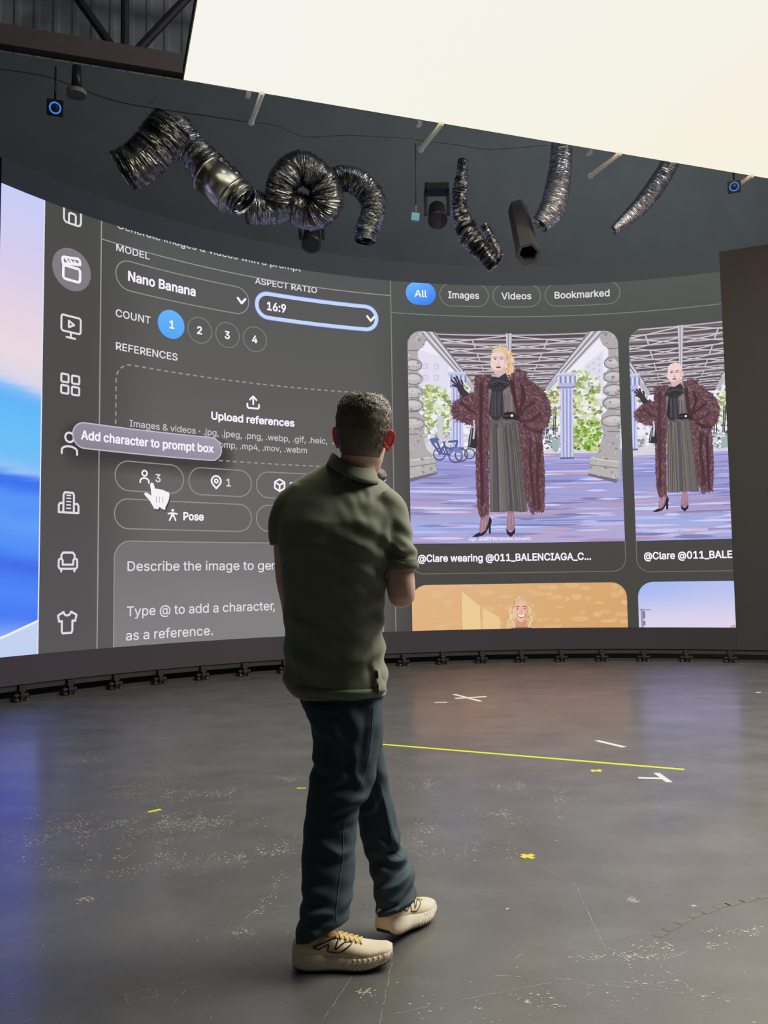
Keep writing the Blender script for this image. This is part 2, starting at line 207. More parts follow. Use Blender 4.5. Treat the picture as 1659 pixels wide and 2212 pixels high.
# ------------------------------------------------------------------ curved LED wall: s = arc length, z = height
WC, WR = Vector((2.058, 4.600, 0)), 6.802
FW = 0.2655                               # facet width (half an LED tile)
S0 = -6.946; NF = 50
def circ(s):
    a = s / WR; return Vector((WC.x + WR * math.sin(a), WC.y + WR * math.cos(a), 0))
def facet(k): 
    a, b = circ(S0 + k * FW), circ(S0 + (k + 1) * FW)
    t = (b - a).normalized(); n = Vector((t.y, -t.x, 0))
    if n.dot(WC - a) < 0: n = -n
    return a, b, n
FAC = [facet(k) for k in range(-2, NF)]
def wp(s, z, off=0.0, k=None):
    if k is None: k = int(math.floor((s - S0) / FW + 1e-9))
    k = min(max(k, -2), NF - 1); a, b, n = FAC[k + 2]
    p = a.lerp(b, (s - (S0 + k * FW)) / FW) + n * off
    return Vector((p.x, p.y, z))
def clip_half(poly, ax, lim, sign):
    out = []; n = len(poly)
    for i in range(n):
        p, q = poly[i], poly[(i + 1) % n]
        a, b = (p[ax] - lim) * sign, (q[ax] - lim) * sign
        if a >= 0: out.append(p)
        if (a >= 0) != (b >= 0):
            t = a / (a - b); out.append((p[0] + (q[0] - p[0]) * t, p[1] + (q[1] - p[1]) * t))
    return out
SMIN, SMAX, ZB, ZT = S0, 2.475, 0.446, 5.108
class Paint:
    """flat coloured shapes lying on the facets of the LED wall"""
    def __init__(s, clip=(SMIN, SMAX, ZB, ZT)):
        s.v = []; s.f = []; s.c = []; s.clip = clip; s.T = None
    def convex(s, poly, col, off):
        a0, a1, z0, z1 = s.clip
        for ax, lim, sg in ((0, a0, 1), (0, a1, -1), (1, z0, 1), (1, z1, -1)):
            if ax == 0 and all((p[0] - lim) * sg >= 0 for p in poly): continue
            if ax == 1 and all((p[1] - lim) * sg >= 0 for p in poly): continue
            poly = clip_half(poly, ax, lim, sg)
            if len(poly) < 3: return
        lo = min(p[0] for p in poly); hi = max(p[0] for p in poly)
        k0 = int(math.floor((lo - S0) / FW + 1e-7)); k1 = int(math.floor((hi - S0) / FW - 1e-7))
        for k in range(k0, max(k1, k0) + 1):
            q = poly
            if k1 > k0:
                q = clip_half(clip_half(poly, 0, S0 + k * FW, 1), 0, S0 + (k + 1) * FW, -1)
                if len(q) < 3: continue
            i0 = len(s.v)
            for p in q:
                s.v.append(wp(p[0], p[1], off, k))
                cc = col(p[0], p[1]) if callable(col) else col
                s.c.append(rgb(*cc))
            s.f.append(tuple(range(i0, i0 + len(q))))
    def poly(s, pts, col, layer=1, raw=False):
        if s.T and not raw: pts = [s.T(*p) for p in pts]
        off = 0.00018 * layer
        if len(pts) <= 3: return s.convex(pts, col, off)
        vs = [Vector((p[0], p[1], 0)) for p in pts]
        for t in geometry.tessellate_polygon([vs]):
            s.convex([pts[i] for i in t], col, off)
    def shape(s, loops, col, layer):      # outline with holes
        flat = [p for l in loops for p in l]
        for t in geometry.tessellate_polygon([[Vector((p[0], p[1], 0)) for p in l] for l in loops]):
            s.convex([flat[i] for i in t], col, 0.00018 * layer)
    def stroke(s, pts, w, col, layer=1, closed=False, join=True, w2=None):
        if s.T: pts = [s.T(*p) for p in pts]
        n = len(pts); off = 0.00018 * layer
        m = n if closed else n - 1
        for i in range(m):
            (x0, y0), (x1, y1) = pts[i], pts[(i + 1) % n]
            d = math.hypot(x1 - x0, y1 - y0)
            if d < 1e-7: continue
            wa = w if w2 is None else w + (w2 - w) * i / m
            wb = w if w2 is None else w + (w2 - w) * (i + 1) / m
            nx, ny = -(y1 - y0) / d / 2, (x1 - x0) / d / 2
            s.convex([(x0 + nx * wa, y0 + ny * wa), (x0 - nx * wa, y0 - ny * wa), (x1 - nx * wb, y1 - ny * wb), (x1 + nx * wb, y1 + ny * wb)], col, off)
        if join:
            for (x, y) in pts:
                s.convex([(x + w / 2 * math.cos(a * PI / 4), y + w / 2 * math.sin(a * PI / 4)) for a in range(8)], col, off)
    def disc(s, x, y, rx, ry, col, layer=1, n=28, rot=0.0):
        c, q = math.cos(rot), math.sin(rot)
        s.poly([(x + rx * math.cos(2 * PI * i / n) * c - ry * math.sin(2 * PI * i / n) * q,
                 y + rx * math.cos(2 * PI * i / n) * q + ry * math.sin(2 * PI * i / n) * c) for i in range(n)], col, layer)
    def text(s, body, x, z, cap, x1=None, bold=0.0, col=(228, 226, 230), layer=6):
        adv = sum(GLYPH[ch][0] for ch in body) / 1000.0
        sy = cap / 0.509
        sx = sy if x1 is None else (x1 - x) / (adv - 0.05)
        ox = x - 0.04 * sx
        for ch in body:
            a, loops = GLYPH[ch]
            L = [[(ox + l[i] / 1000 * sx, z + l[i + 1] / 1000 * sy) for i in range(0, len(l), 2)] for l in loops]
            if L:
                # split disjoint pieces (i, :, =) from holes
                def area(l): return sum(p[0] * q[1] - q[0] * p[1] for p, q in zip(l, l[1:] + l[:1])) / 2
                def inside(p, l):
                    r = False
                    for (x0, y0), (x2, y2) in zip(l, l[1:] + l[:1]):
                        if (y0 > p[1]) != (y2 > p[1]) and p[0] < (x2 - x0) * (p[1] - y0) / (y2 - y0) + x0: r = not r
                    return r
                L.sort(key=lambda l: -abs(area(l))); outs = []
                for l in L:
                    d = sum(inside(l[0], o) for o in L if o is not l)
                    if d % 2 == 0: outs.append([l])
                    else: next(o for o in reversed(outs) if inside(l[0], o[0])).append(l)
                for o in outs: s.shape(o, col, layer)
                if bold:
                    for l in L: s.stroke(l, bold * cap * 1.15, col, layer, closed=True, join=True)
            ox += a / 1000 * sx
        return ox
    def done(s, name, parent):
        return mesh_from(name, s.v, s.f, LED, parent, cols=s.c)
def rr(x0, x1, z0, z1, r=None, n=10):
    h = min(x1 - x0, z1 - z0) / 2
    r = h if r is None else min(r, h); out = []
    for cx, cz, a in ((x1 - r, z1 - r, 0), (x0 + r, z1 - r, 90), (x0 + r, z0 + r, 180), (x1 - r, z0 + r, 270)):
        for i in range(n + 1):
            t = math.radians(a + 90 * i / n); out.append((cx + r * math.cos(t), cz + r * math.sin(t)))
    return out
def arc(x, z, r, a0, a1, n=16, ry=None):
    ry = r if ry is None else ry
    return [(x + r * math.cos(math.radians(a0 + (a1 - a0) * i / n)), z + ry * math.sin(math.radians(a0 + (a1 - a0) * i / n))) for i in range(n + 1)]
def mixc(a, b, t): return tuple(x + (y - x) * t for x, y in zip(a, b))
def ramp(stops, x):
    for (x0, c0), (x1, c1) in zip(stops, stops[1:]):
        if x <= x1: return mixc(c0, c1, max(0, (x - x0) / (x1 - x0)))
    return stops[-1][1]

wall = tag(empty('led_wall', (WC.x, WC.y, 0)), 'huge curved video wall showing a dark grey image generator interface', 'screen')
INK = (222, 219, 225); LINE = (156, 153, 155); WHITE = (243, 241, 246)
def ui_bg(s, z):
    t = (z - ZB) / (ZT - ZB)
    a = ramp([(0, (98, 97, 97)), (.2, (104, 102, 101)), (.4, (105, 103, 101)), (.6, (97, 95, 94)), (.8, (92, 92, 91)), (1, (86, 88, 87))], t)
    a = mixc(a, ramp([(0, (88, 86, 87)), (.5, (80, 78, 77)), (1, (76, 76, 75))], t), 1 - sstep(-6.0, -5.0, s))
    b = ramp([(0, (73, 71, 67)), (.5, (78, 77, 74)), (.8, (80, 82, 80)), (1, (88, 90, 88))], t)
    return mixc(a, b, sstep(-2.4, -1.6, s))
def grid(p, s0, s1, z0, z1, col, layer=0, dz=0.3):
    n = max(1, int((z1 - z0) / dz + .5)); m = max(1, int((s1 - s0) / FW + .99))
    for i in range(m):
        for j in range(n):
            a, b = s0 + (s1 - s0) * i / m, s0 + (s1 - s0) * (i + 1) / m
            c, d = z0 + (z1 - z0) * j / n, z0 + (z1 - z0) * (j + 1) / n
            p.convex([(a, c), (b, c), (b, d), (a, d)], col, 0.00018 * layer)
# picture area, with the dim unused bands of LEDs above and below it
p = Paint(clip=(SMIN, SMAX, 0.16, 5.4))
grid(p, -6.46, SMAX, ZB, ZT, ui_bg)
def band_top(s, z): return ramp([(-6.9, (44, 45, 51)), (-3, (60, 62, 66)), (0, (68, 70, 72)), (2.4, (72, 73, 75))], s)
def band_bot(s, z): return ramp([(-6.9, (60, 54, 58)), (-4, (64, 58, 60)), (-1, (60, 55, 56)), (2.4, (56, 51, 51))], s)
grid(p, SMIN, SMAX, ZT, 5.38, band_top); grid(p, SMIN, SMAX, 0.164, ZB, band_bot)
disp = p.done('display', wall)
tag(disp, 'lit grey picture area with dim bands above and below')
# wallpaper strip at the far left
WPS = [(.446, (196, 220, 240)), (.80, (74, 122, 246)), (1.03, (80, 135, 250)), (1.2, (74, 125, 242)), (1.33, (66, 108, 232)), (1.45, (80, 140, 246)), (1.72, (96, 158, 252)), (1.85, (86, 148, 248)), (2.0, (88, 150, 248)), (2.13, (60, 110, 238)), (2.19, (70, 120, 240)), (2.24, (150, 195, 250)),
       (2.4, (112, 190, 250)), (2.7, (104, 190, 250)), (2.95, (100, 180, 252)), (3.06, (130, 190, 250)), (3.14, (215, 214, 236)), (3.4, (234, 218, 224)), (3.8, (230, 212, 226)), (4.3, (216, 206, 236)), (5.11, (200, 206, 246))]
p = Paint(clip=(SMIN, -6.455, ZB, ZT))
grid(p, S0, -6.46, ZB, ZT, lambda s, z: ramp(WPS, z + .12 * (s + 6.6) + .012 * math.sin(s * 9 + z * 3)), 1, .05)
p.poly([(S0, .446), (-6.46, .446), (-6.46, .775), (-6.62, .715), (-6.8, .65), (S0, .61)], (196, 210, 242), 2)
p.stroke([(S0, .61), (-6.8, .65), (-6.62, .715), (-6.46, .775)], .022, (236, 238, 250), 3)
p.stroke([(-6.462, ZB), (-6.462, ZT)], .012, (226, 224, 236), 3, join=False)
tag(p.done('wallpaper_strip', disp), 'blue and lilac desktop wallpaper strip')

# panel dividers
p = Paint()
p.stroke([(-5.793, ZB), (-5.793, ZT)], .014, LINE, 3, join=False)
p.stroke([(-1.953, ZB), (-1.953, ZT)], .012, (140, 138, 140), 3, join=False)
p.stroke([(-5.793, 4.904), (-1.953, 4.904)], .012, LINE, 3, join=False)
p.stroke([(-1.953, 4.675), (SMAX, 4.675)], .012, (128, 127, 128), 3, join=False)
p.done('divider', disp)

# ---- sidebar icons
IX = -6.139
def icon(name, fn, label=None):
    p = Paint(); fn(p); o = p.done(name, disp)
    if label: tag(o, label)
def ic(p, pts, closed=False, w=.021, col=INK): p.stroke([(IX + x, z) for x, z in pts], w, col, 5, closed)
def home(p):
    ic(p, [(-.10, 5.2), (-.10, 5.0), (-.09, 4.972), (-.07, 4.96), (.07, 4.96), (.09, 4.972), (.10, 5.0), (.10, 5.2)])
    ic(p, [(-.04, 4.96), (-.04, 5.06), (-.025, 5.075), (.025, 5.075), (.04, 5.06), (.04, 4.96)])
icon('sidebar_icon', home, 'house outline icon cut off at the top')
def clap(p):
    p.disc(IX, 4.463, .226, .228, (128, 125, 131), 3, 40)
    ic(p, rr(-.098, .098, 4.345, 4.49, .03), True, .026, WHITE)
    ic(p, [(-.098, 4.49), (-.112, 4.555), (-.095, 4.575), (.075, 4.60), (.092, 4.585), (.098, 4.545), (-.09, 4.505)], False, .026, WHITE)
    for x in (-.05, .0, .05): ic(p, [(x - .02, 4.56), (x + .018, 4.53)], False, .02, WHITE)
icon('sidebar_icon', clap, 'clapperboard icon on a pale round highlight')
def mon(p):
    ic(p, rr(-.112, .112, 3.785, 3.955, .025), True)
    ic(p, [(0, 3.78), (0, 3.725)]); ic(p, [(-.05, 3.725), (.05, 3.725)])
    ic(p, [(-.025, 3.835), (-.025, 3.905), (.037, 3.87)], True)
icon('sidebar_icon', mon, 'monitor icon with play triangle')
def quad(p):
    for x in (-.062, .062):
        for z in (3.165, 3.285): ic(p, rr(x - .042, x + .042, z - .042, z + .042, .012), True)
icon('sidebar_icon', quad, 'icon of four small squares')
def pers(p):
    ic(p, arc(.0, 2.665, .05, 0, 360), True); ic(p, [(-.088, 2.49), (-.088, 2.52)] + arc(0, 2.525, .088, 180, 0, 12, .045) + [(.088, 2.49)])
icon('sidebar_icon', pers, 'person outline icon partly under the tooltip')
def bld(p):
    ic(p, [(-.06, 1.875), (-.06, 2.06), (-.045, 2.085), (.045, 2.085), (.06, 2.06), (.06, 1.875)])
    ic(p, [(-.06, 1.97), (-.10, 1.97), (-.112, 1.95), (-.112, 1.875), (.112, 1.875), (.112, 1.95), (.10, 1.97), (.06, 1.97)])
    for z in (1.92, 1.955, 1.99, 2.025, 2.055): ic(p, [(-.022, z), (.022, z)], False, .013)
icon('sidebar_icon', bld, 'office building icon')
def chair(p):
    ic(p, [(-.075, 1.40), (-.075, 1.435), (-.055, 1.46), (.055, 1.46), (.075, 1.435), (.075, 1.40)])
    ic(p, [(-.06, 1.335), (.06, 1.335), (.06, 1.38), (.075, 1.398), (.10, 1.39), (.105, 1.37), (.105, 1.31), (.09, 1.292), (-.09, 1.292), (-.105, 1.31), (-.105, 1.37), (-.10, 1.39), (-.075, 1.398), (-.06, 1.38)], True)
    ic(p, [(-.075, 1.29), (-.075, 1.265)]); ic(p, [(.075, 1.29), (.075, 1.265)])
icon('sidebar_icon', chair, 'armchair icon')
def tee(p):
    ic(p, [(-.045, .848), (-.105, .815), (-.09, .752), (-.06, .758), (-.06, .655), (-.05, .632), (.05, .632), (.06, .655), (.06, .758), (.09, .752), (.105, .815), (.045, .848)] + arc(0, .848, .04, 0, -180, 8, .035), True)
icon('sidebar_icon', tee, 'shirt icon')

# ---- controls of the left panel
def words(body, x, z, cap, x1=None, bold=0.0, col=INK, label=None, clip=None):
    p = Paint(clip or (SMIN, SMAX, ZB, ZT)); p.text(body, x, z, cap, x1, bold, col)
    return p.done('lettering', disp)
words('Generate images & videos with a prompt', -5.60, 5.085, .078, -3.20, .03, (206, 203, 208))
words('MODEL', -5.612, 4.826, .076, -5.195, .03, clip=(SMIN, SMAX, ZB, 4.90))
words('ASPECT RATIO', -3.816, 4.828, .076, -2.977, .03, clip=(SMIN, SMAX, ZB, 4.90))
words('COUNT', -5.609, 4.078, .082, -5.178, .03)
words('REFERENCES', -5.606, 3.706, .082, -4.835, .03)
def button(draw, label=None, name='button'):
    p = Paint(); draw(p); o = p.done(name, disp)
    if label: tag(o, label)
    return o
def pill(p, x0, x1, z0, z1, w=.013, col=(146, 144, 145), fill=None, r=None, layer=3):
    if fill: p.poly(rr(x0, x1, z0, z1, r), fill, layer)
    p.stroke(rr(x0, x1, z0, z1, r), w, col, layer + 1, True)
def chevron(p, x, z): p.stroke([(x - .05, z + .028), (x, z - .03), (x + .05, z + .03)], .026, WHITE, 6)
def b(p):
    pill(p, -5.613, -3.908, 4.405, 4.742); p.text('Nano Banana', -5.462, 4.522, .106, -4.605, .06, WHITE); chevron(p, -4.004, 4.575)
button(b, 'rounded dropdown field with outline')
def b(p):
    pill(p, -3.80, -2.158, 4.418, 4.722, .046, (200, 214, 248)); p.text('16:9', -3.665, 4.516, .102, -3.40, .06, WHITE); chevron(p, -2.237, 4.567)
    p.stroke(rr(-3.826, -2.132, 4.392, 4.748), .008, (120, 160, 236), 5, True)
button(b, 'rounded dropdown field with bright pale blue outline')
def b(p):
    p.disc(-4.920, 4.122, .169, .169, lambda s, z: mixc((86, 166, 246), (104, 182, 250), (z - 3.95) / .34), 3, 36); p.text('1', -4.945, 4.077, .09, None, .06, WHITE)
button(b, 'round blue button')
for x, t in ((-4.553, '2'), (-4.19, '3'), (-3.827, '4')):
    def b(p, x=x, t=t):
        p.stroke(arc(x, 4.118, .155, 0, 360, 36), .012, (128, 126, 128), 3, True); p.text(t, x - .036, 4.072, .09, None, .05, WHITE)
    button(b, 'round outlined button')
# upload area with a dashed border
p = Paint()
border = rr(-5.598, -2.12, 2.574, 3.562, .19, 12); border = border + border[:1]
dist = 0; dash = .052; gap = .040; cur = []; on = True; left = dash
for (x0, y0), (x1, y1) in zip(border, border[1:]):
    d = math.hypot(x1 - x0, y1 - y0); pos = 0
    while d - pos > 1e-9:
        stp = min(left, d - pos); q0 = (x0 + (x1 - x0) * pos / d, y0 + (y1 - y0) * pos / d); pos += stp; left -= stp
        q1 = (x0 + (x1 - x0) * pos / d, y0 + (y1 - y0) * pos / d)
        if on: p.stroke([q0, q1], .017, (150, 147, 148), 3, join=False)
        if left <= 1e-9: on = not on; left = dash if on else gap
p.stroke([(-3.93, 3.30), (-3.93, 3.265), (-3.915, 3.25), (-3.79, 3.25), (-3.775, 3.265), (-3.775, 3.30)], .02, WHITE, 5)
p.stroke([(-3.852, 3.30), (-3.852, 3.395)], .02, WHITE, 5); p.stroke([(-3.895, 3.355), (-3.852, 3.398), (-3.809, 3.355)], .02, WHITE, 5)
p.text('Upload references', -4.403, 3.064, .088, -3.301, .065, WHITE)
p.text('Images & videos · .jpg, .jpeg, .png, .webp, .gif, .heic,', -5.427, 2.868, .074, -2.850, .02, (200, 197, 202))
p.text('.heif, .avif,', -2.795, 2.868, .074, -2.35, .02, (200, 197, 202))
p.text('.bmp, .mp4, .mov, .webm', -4.325, 2.733, .074, -3.128, .02, (200, 197, 202))
tag(p.done('upload_box', disp), 'dashed upload area with arrow icon and white lettering')
# chips
def b(p):
    pill(p, -5.600, -4.757, 2.150, 2.478)
    p.stroke(arc(-5.243, 2.358, .03, 0, 360, 14), .016, WHITE, 6, True); p.stroke([(-5.295, 2.252), (-5.295, 2.27)] + arc(-5.243, 2.27, .052, 180, 0, 10, .034) + [(-5.19, 2.252)], .016, WHITE, 6)
    p.text('3', -5.108, 2.27, .088, None, .03, INK)
button(b, 'rounded button with person icon')
def b(p):
    pill(p, -4.690, -3.880, 2.152, 2.472)
    p.stroke(arc(-4.339, 2.325, .06, -35, 215, 18) + [(-4.339, 2.236)], .018, WHITE, 6, True); p.stroke(arc(-4.339, 2.325, .022, 0, 360, 12), .016, WHITE, 6, True)
    p.text('1', -4.212, 2.27, .088, None, .03, INK)
button(b, 'rounded button with map pin icon')
def b(p):
    pill(p, -3.812, -3.0, 2.150, 2.470)
    x, z = -3.505, 2.313; hx = [(x + .075 * math.sin(a * PI / 3), z + .075 * math.cos(a * PI / 3)) for a in range(6)]
    p.stroke(hx, .018, WHITE, 6, True)
    for a in (1, 3, 5): p.stroke([(x, z), hx[a]], .018, WHITE, 6)
    p.text('2', x + .13, 2.27, .088, None, .03, INK)
button(b, 'rounded button with cube icon')
def b(p):
    pill(p, -5.603, -3.880, 1.730, 2.058); x = -4.892
    p.disc(x, 1.955, .016, .016, WHITE, 6, 12); p.stroke([(x - .055, 1.915), (x - .02, 1.922), (x + .02, 1.922), (x + .055, 1.915)], .016, WHITE, 6)
    p.stroke([(x - .038, 1.84), (x - .012, 1.895), (x - .012, 1.92)], .016, WHITE, 6); p.stroke([(x + .038, 1.84), (x + .012, 1.895), (x + .012, 1.92)], .016, WHITE, 6)
    p.stroke([(x, 1.925), (x, 1.885)], .026, WHITE, 6, join=False)
    p.text('Pose', -4.758, 1.850, .088, -4.499, .06, WHITE)
button(b, 'wide rounded button with figure icon')
def b(p): pill(p, -3.814, -2.12, 1.735, 2.060)
button(b, 'wide rounded button mostly behind the man')
# prompt box
def b(p):
    sh = lambda s, z: mixc((130, 128, 129), (116, 114, 114), sstep(.8, 1.6, z))
    for i in range(12):
        z0 = .3 + (1.594 - .3) * i / 12
    p.poly(rr(-5.600, -2.12, .1, 1.594, .19), sh, 2)
    p.stroke(rr(-5.600, -2.12, .1, 1.594, .19), .012, (150, 148, 150), 3, True)
    e = p.text('Describe the image to ge', -5.445, 1.266, .105, -3.62, .015, INK); p.text('nerate', e, 1.266, .105, None, .015, INK)
    e = p.text('Type @ to add a character', -5.443, .772, .105, -3.59, .015, INK); p.text(',', e - .01, .772, .105, None, .015, INK)
    p.text('as a reference.', -5.451, .51, .105, -4.374, .015, INK)
button(b, 'lighter grey prompt field with pale lettering', 'text_field')
# tooltip, then the pointing hand
p = Paint()
for i in range(10):
    t = i / 9
    p.poly(rr(-6.14 - .16 * (1 - t), -4.22 + .16 * (1 - t), 2.50 - .2 * (1 - t), 2.80 + .08 * (1 - t), None), lambda s, z, t=t: mixc(ui_bg(s, z), (58, 56, 56), t * .8), 1 + i * .09)
p.poly(rr(-6.108, -4.267, 2.564, 2.845), lambda s, z: mixc((136, 132, 146), (160, 156, 172), sstep(-6, -4.4, s) * .5 + .5 * (z - 2.56) / .3), 13)
p.stroke(rr(-6.104, -4.271, 2.568, 2.841), .014, (190, 186, 200), 14, True)
p.text('Add character to prompt box', -6.000, 2.664, .092, -4.375, .06, WHITE, 15)
tag(p.done('tooltip', disp), 'pale lilac tooltip pill with white lettering')
p = Paint()
def hz(x, y): return (-5.248 + (x - 807) / (950 - 807) * .318, 2.258 - (y - 420) / 150 * .302)
p.T = hz
hand = [(838, 430), (848, 418), (860, 424), (868, 452), (880, 452), (894, 454), (912, 456), (928, 464), (944, 466), (950, 482), (946, 508), (936, 536), (926, 556), (926, 572), (908, 566), (892, 556), (886, 570), (862, 566), (854, 550), (836, 520), (818, 502), (806, 488), (812, 476), (828, 480), (846, 492), (844, 462)]
p.poly([(x + 5, y + 7) for x, y in hand], (52, 51, 52), 10); p.poly(hand, (244, 243, 247), 12); p.stroke(hand, .008, (120, 118, 122), 13, True)
for x in (874, 892, 910): p.stroke([(x, 496), (x + 1, 530)], .008, (110, 108, 114), 14)
tag(p.done('hand_pointer', disp), 'white pointing hand cursor')

# ---- right panel: filter buttons
def b(p):
    p.poly(rr(-1.742, -1.325, 4.806, 5.12), lambda s, z: mixc((60, 122, 240), (110, 190, 250), min(1, max(0, (z - 4.8) / .3 * .6 + (-s - 1.325) / .42 * .4))), 3)
    p.text('All', -1.612, 4.915, .092, -1.45, .03, WHITE)
button(b, 'blue rounded filter button')
for x0, x1, t, a, c in ((-1.268, -.590, 'Images', -1.145, -.719), (-.527, .128, 'Videos', -.403, .004), (.192, 1.194, 'Bookmarked', .319, 1.063)):
    def b(p, x0=x0, x1=x1, t=t, a=a, c=c):
        pill(p, x0, x1, 4.812, 5.122, .012, (124, 122, 123)); p.text(t, a, 4.92, .092, c, .04, INK)
    button(b, 'outlined rounded filter button')
# ------------------------------------------------------------------ pictures shown in the right panel
def pin(pt, poly):
    r = False; n = len(poly)
    for i in range(n):
        (x0, y0), (x1, y1) = poly[i], poly[(i + 1) % n]
        if (y0 > pt[1]) != (y1 > pt[1]) and pt[0] < (x1 - x0) * (pt[1] - y0) / (y1 - y0) + x0: r = not r
    return r
def scatter(p, poly, n, fn):
    xs = [q[0] for q in poly]; ys = [q[1] for q in poly]; k = 0; tries = 0
    while k < n and tries < n * 8:
        tries += 1
        q = (random.uniform(min(xs), max(xs)), random.uniform(min(ys), max(ys)))
        if pin(q, poly): fn(p, *q); k += 1
def blob(cols, r0, r1, layer):
    def f(p, x, y):
        r = random.uniform(r0, r1); a0 = random.random() * 6; n = random.choice((5, 6, 7))
        p.poly([(x + r * random.uniform(.6, 1.3) * math.cos(a0 + i * 6.283 / n), y + r * random.uniform(.5, 1.1) * math.sin(a0 + i * 6.283 / n)) for i in range(n)], random.choice(cols), layer + random.random() * .9)
    return f
def hair(cols, L, w, layer, ang):
    def f(p, x, y):
        a = ang(x, y) + random.gauss(0, .35); l = L * random.uniform(.6, 1.4); b = random.uniform(-.5, .5)
        pts = [(x, y), (x + l * .5 * math.cos(a), y + l * .5 * math.sin(a)), (x + l * .5 * math.cos(a) + l * .5 * math.cos(a + b), y + l * .5 * math.sin(a) + l * .5 * math.sin(a + b))]
        p.stroke(pts, w, random.choice(cols), layer + random.random() * .9, join=False, w2=w * .3)
    return f
def viaduct(p, full):
    # hazy town behind
    p.poly([(20, 40), (1620, 40), (1620, 960), (20, 960)], (238, 236, 248), 1)
    for (x0, y0, x1, y1) in ((105, 185, 335, 565),): p.poly([(x0, y0), (x1, y0 + 60), (x1, y1), (x0, y1)], (226, 224, 240), 2)
    for (x0, y0) in ((146, 285), (228, 285), (150, 368), (228, 366), (146, 445), (228, 446)):
        p.poly([(x0, y0), (x0 + 38, y0), (x0 + 38, y0 + 42), (x0, y0 + 42)], (200, 196, 216), 3); p.poly([(x0 + 6, y0 + 6), (x0 + 32, y0 + 6), (x0 + 32, y0 + 38), (x0 + 6, y0 + 38)], (218, 216, 234), 3.5)
    p.poly([(1310, 305), (1445, 195), (1445, 600), (1310, 560)], (222, 221, 236), 2)
    for i in range(4):
        for j in range(3): p.stroke([(1335 + j * 36, 318 - j * 28 + i * 45), (1352 + j * 36, 306 - j * 28 + i * 45)], .016, (190, 188, 206), 3, join=False)
    G = [(168, 182, 118), (196, 204, 150), (226, 230, 208), (130, 148, 92), (214, 216, 170), (150, 165, 105), (240, 240, 236)]
    scatter(p, [(140, 460), (230, 430), (350, 500), (360, 760), (300, 800), (150, 800)], 330, blob(G, 8, 24, 4))
    scatter(p, [(440, 430), (520, 470), (540, 560), (450, 520)], 50, blob(G, 8, 18, 4))
    scatter(p, [(1060, 470), (1140, 430), (1140, 740), (1030, 740)], 120, blob(G, 8, 22, 4))
    scatter(p, [(1232, 350), (1300, 330), (1420, 420), (1430, 920), (1235, 900)], 420, blob(G, 8, 26, 4))
    scatter(p, [(1235, 720), (1420, 700), (1430, 925), (1235, 910)], 110, blob([(120, 160, 60), (150, 190, 80), (90, 125, 60), (200, 215, 140)], 8, 20, 5))
    p.poly([(130, 790), (1430, 790), (1430, 935), (130, 935)], (214, 212, 222), 3)
    scatter(p, [(140, 730), (700, 730), (700, 900), (140, 900)], 130, blob([(230, 229, 238), (200, 198, 206), (172, 176, 160), (150, 152, 158), (245, 244, 250)], 6, 20, 5))
    scatter(p, [(1000, 740), (1140, 740), (1140, 910), (1000, 910)], 70, blob([(230, 229, 238), (150, 172, 160), (120, 140, 120), (90, 92, 96), (245, 244, 250)], 6, 18, 5))
    p.poly([(1078, 830), (1140, 830), (1130, 912), (1086, 912)], (160, 180, 182), 6)
    p.poly([(255, 660), (296, 660), (292, 815), (258, 815)], (206, 204, 216), 6)
    for x in (1100, 1112, 1035, 1052): p.stroke([(x, 600), (x - 8, 800)], .016, (82, 80, 84), 6, join=False)
    # street surface
    for i in range(22):
        y0, y1 = 915 + i * 31, 915 + (i + 1) * 31.5; c = ramp([(0, (172, 172, 222)), (.2, (150, 150, 212)), (.4, (166, 164, 214)), (.62, (176, 160, 200)), (.75, (160, 178, 230)), (.88, (184, 166, 204)), (1, (168, 180, 236))], i / 22)
        p.poly([(20, y0), (1640, y0), (1640, y1), (20, y1)], c, 2)
    SC = [(140, 140, 196), (186, 190, 238), (196, 166, 196), (150, 160, 220), (206, 206, 240), (168, 150, 190), (130, 130, 180)]
    def streak(p, x, y):
        l = random.uniform(60, 330); h = random.uniform(3, 11) * (0.5 + (y - 900) / 700)
        p.poly([(x - l, y), (x - l * .3, y - h), (x + l * .6, y - h * .6), (x + l, y + h * .2), (x + l * .2, y + h), (x - l * .5, y + h * .7)], random.choice(SC), 3 + random.random() * .9)
    scatter(p, [(40, 935), (1600, 935), (1600, 1570), (40, 1570)], 190, streak)
    # iron underside of the bridge
    p.poly([(200, 40), (1390, 40), (1035, 480), (525, 480)], (104, 90, 92), 7)
    for i in range(9):
        t = i / 9.0; y0 = 60 + 400 * (1 - (1 - t) ** 1.5); y1 = 60 + 400 * (1 - (1 - t - .05) ** 1.5)
        xl = lambda y: 200 + (y - 40) * .74; xr = lambda y: 1390 - (y - 40) * .81
        p.poly([(xl(y0), y0), (xr(y0), y0), (xr(y1), y1), (xl(y1), y1)], random.choice([(122, 106, 108), (92, 78, 82), (134, 122, 124)]), 7.5)
    ys = [72, 106, 138, 172, 204, 234, 262, 288, 312, 334, 354, 374, 392, 408, 424, 438, 452, 466]
    for i, y in enumerate(ys):
        xl, xr = 200 + (y - 40) * .74, 1390 - (y - 40) * .81; w = .022 * (1 - i / 24)
        p.stroke([(xl, y), (xr, y - 4)], w, (188, 184, 192), 8, join=False); p.stroke([(xl, y + 5), (xr, y + 1)], w * .35, (86, 76, 80), 8.5, join=False)
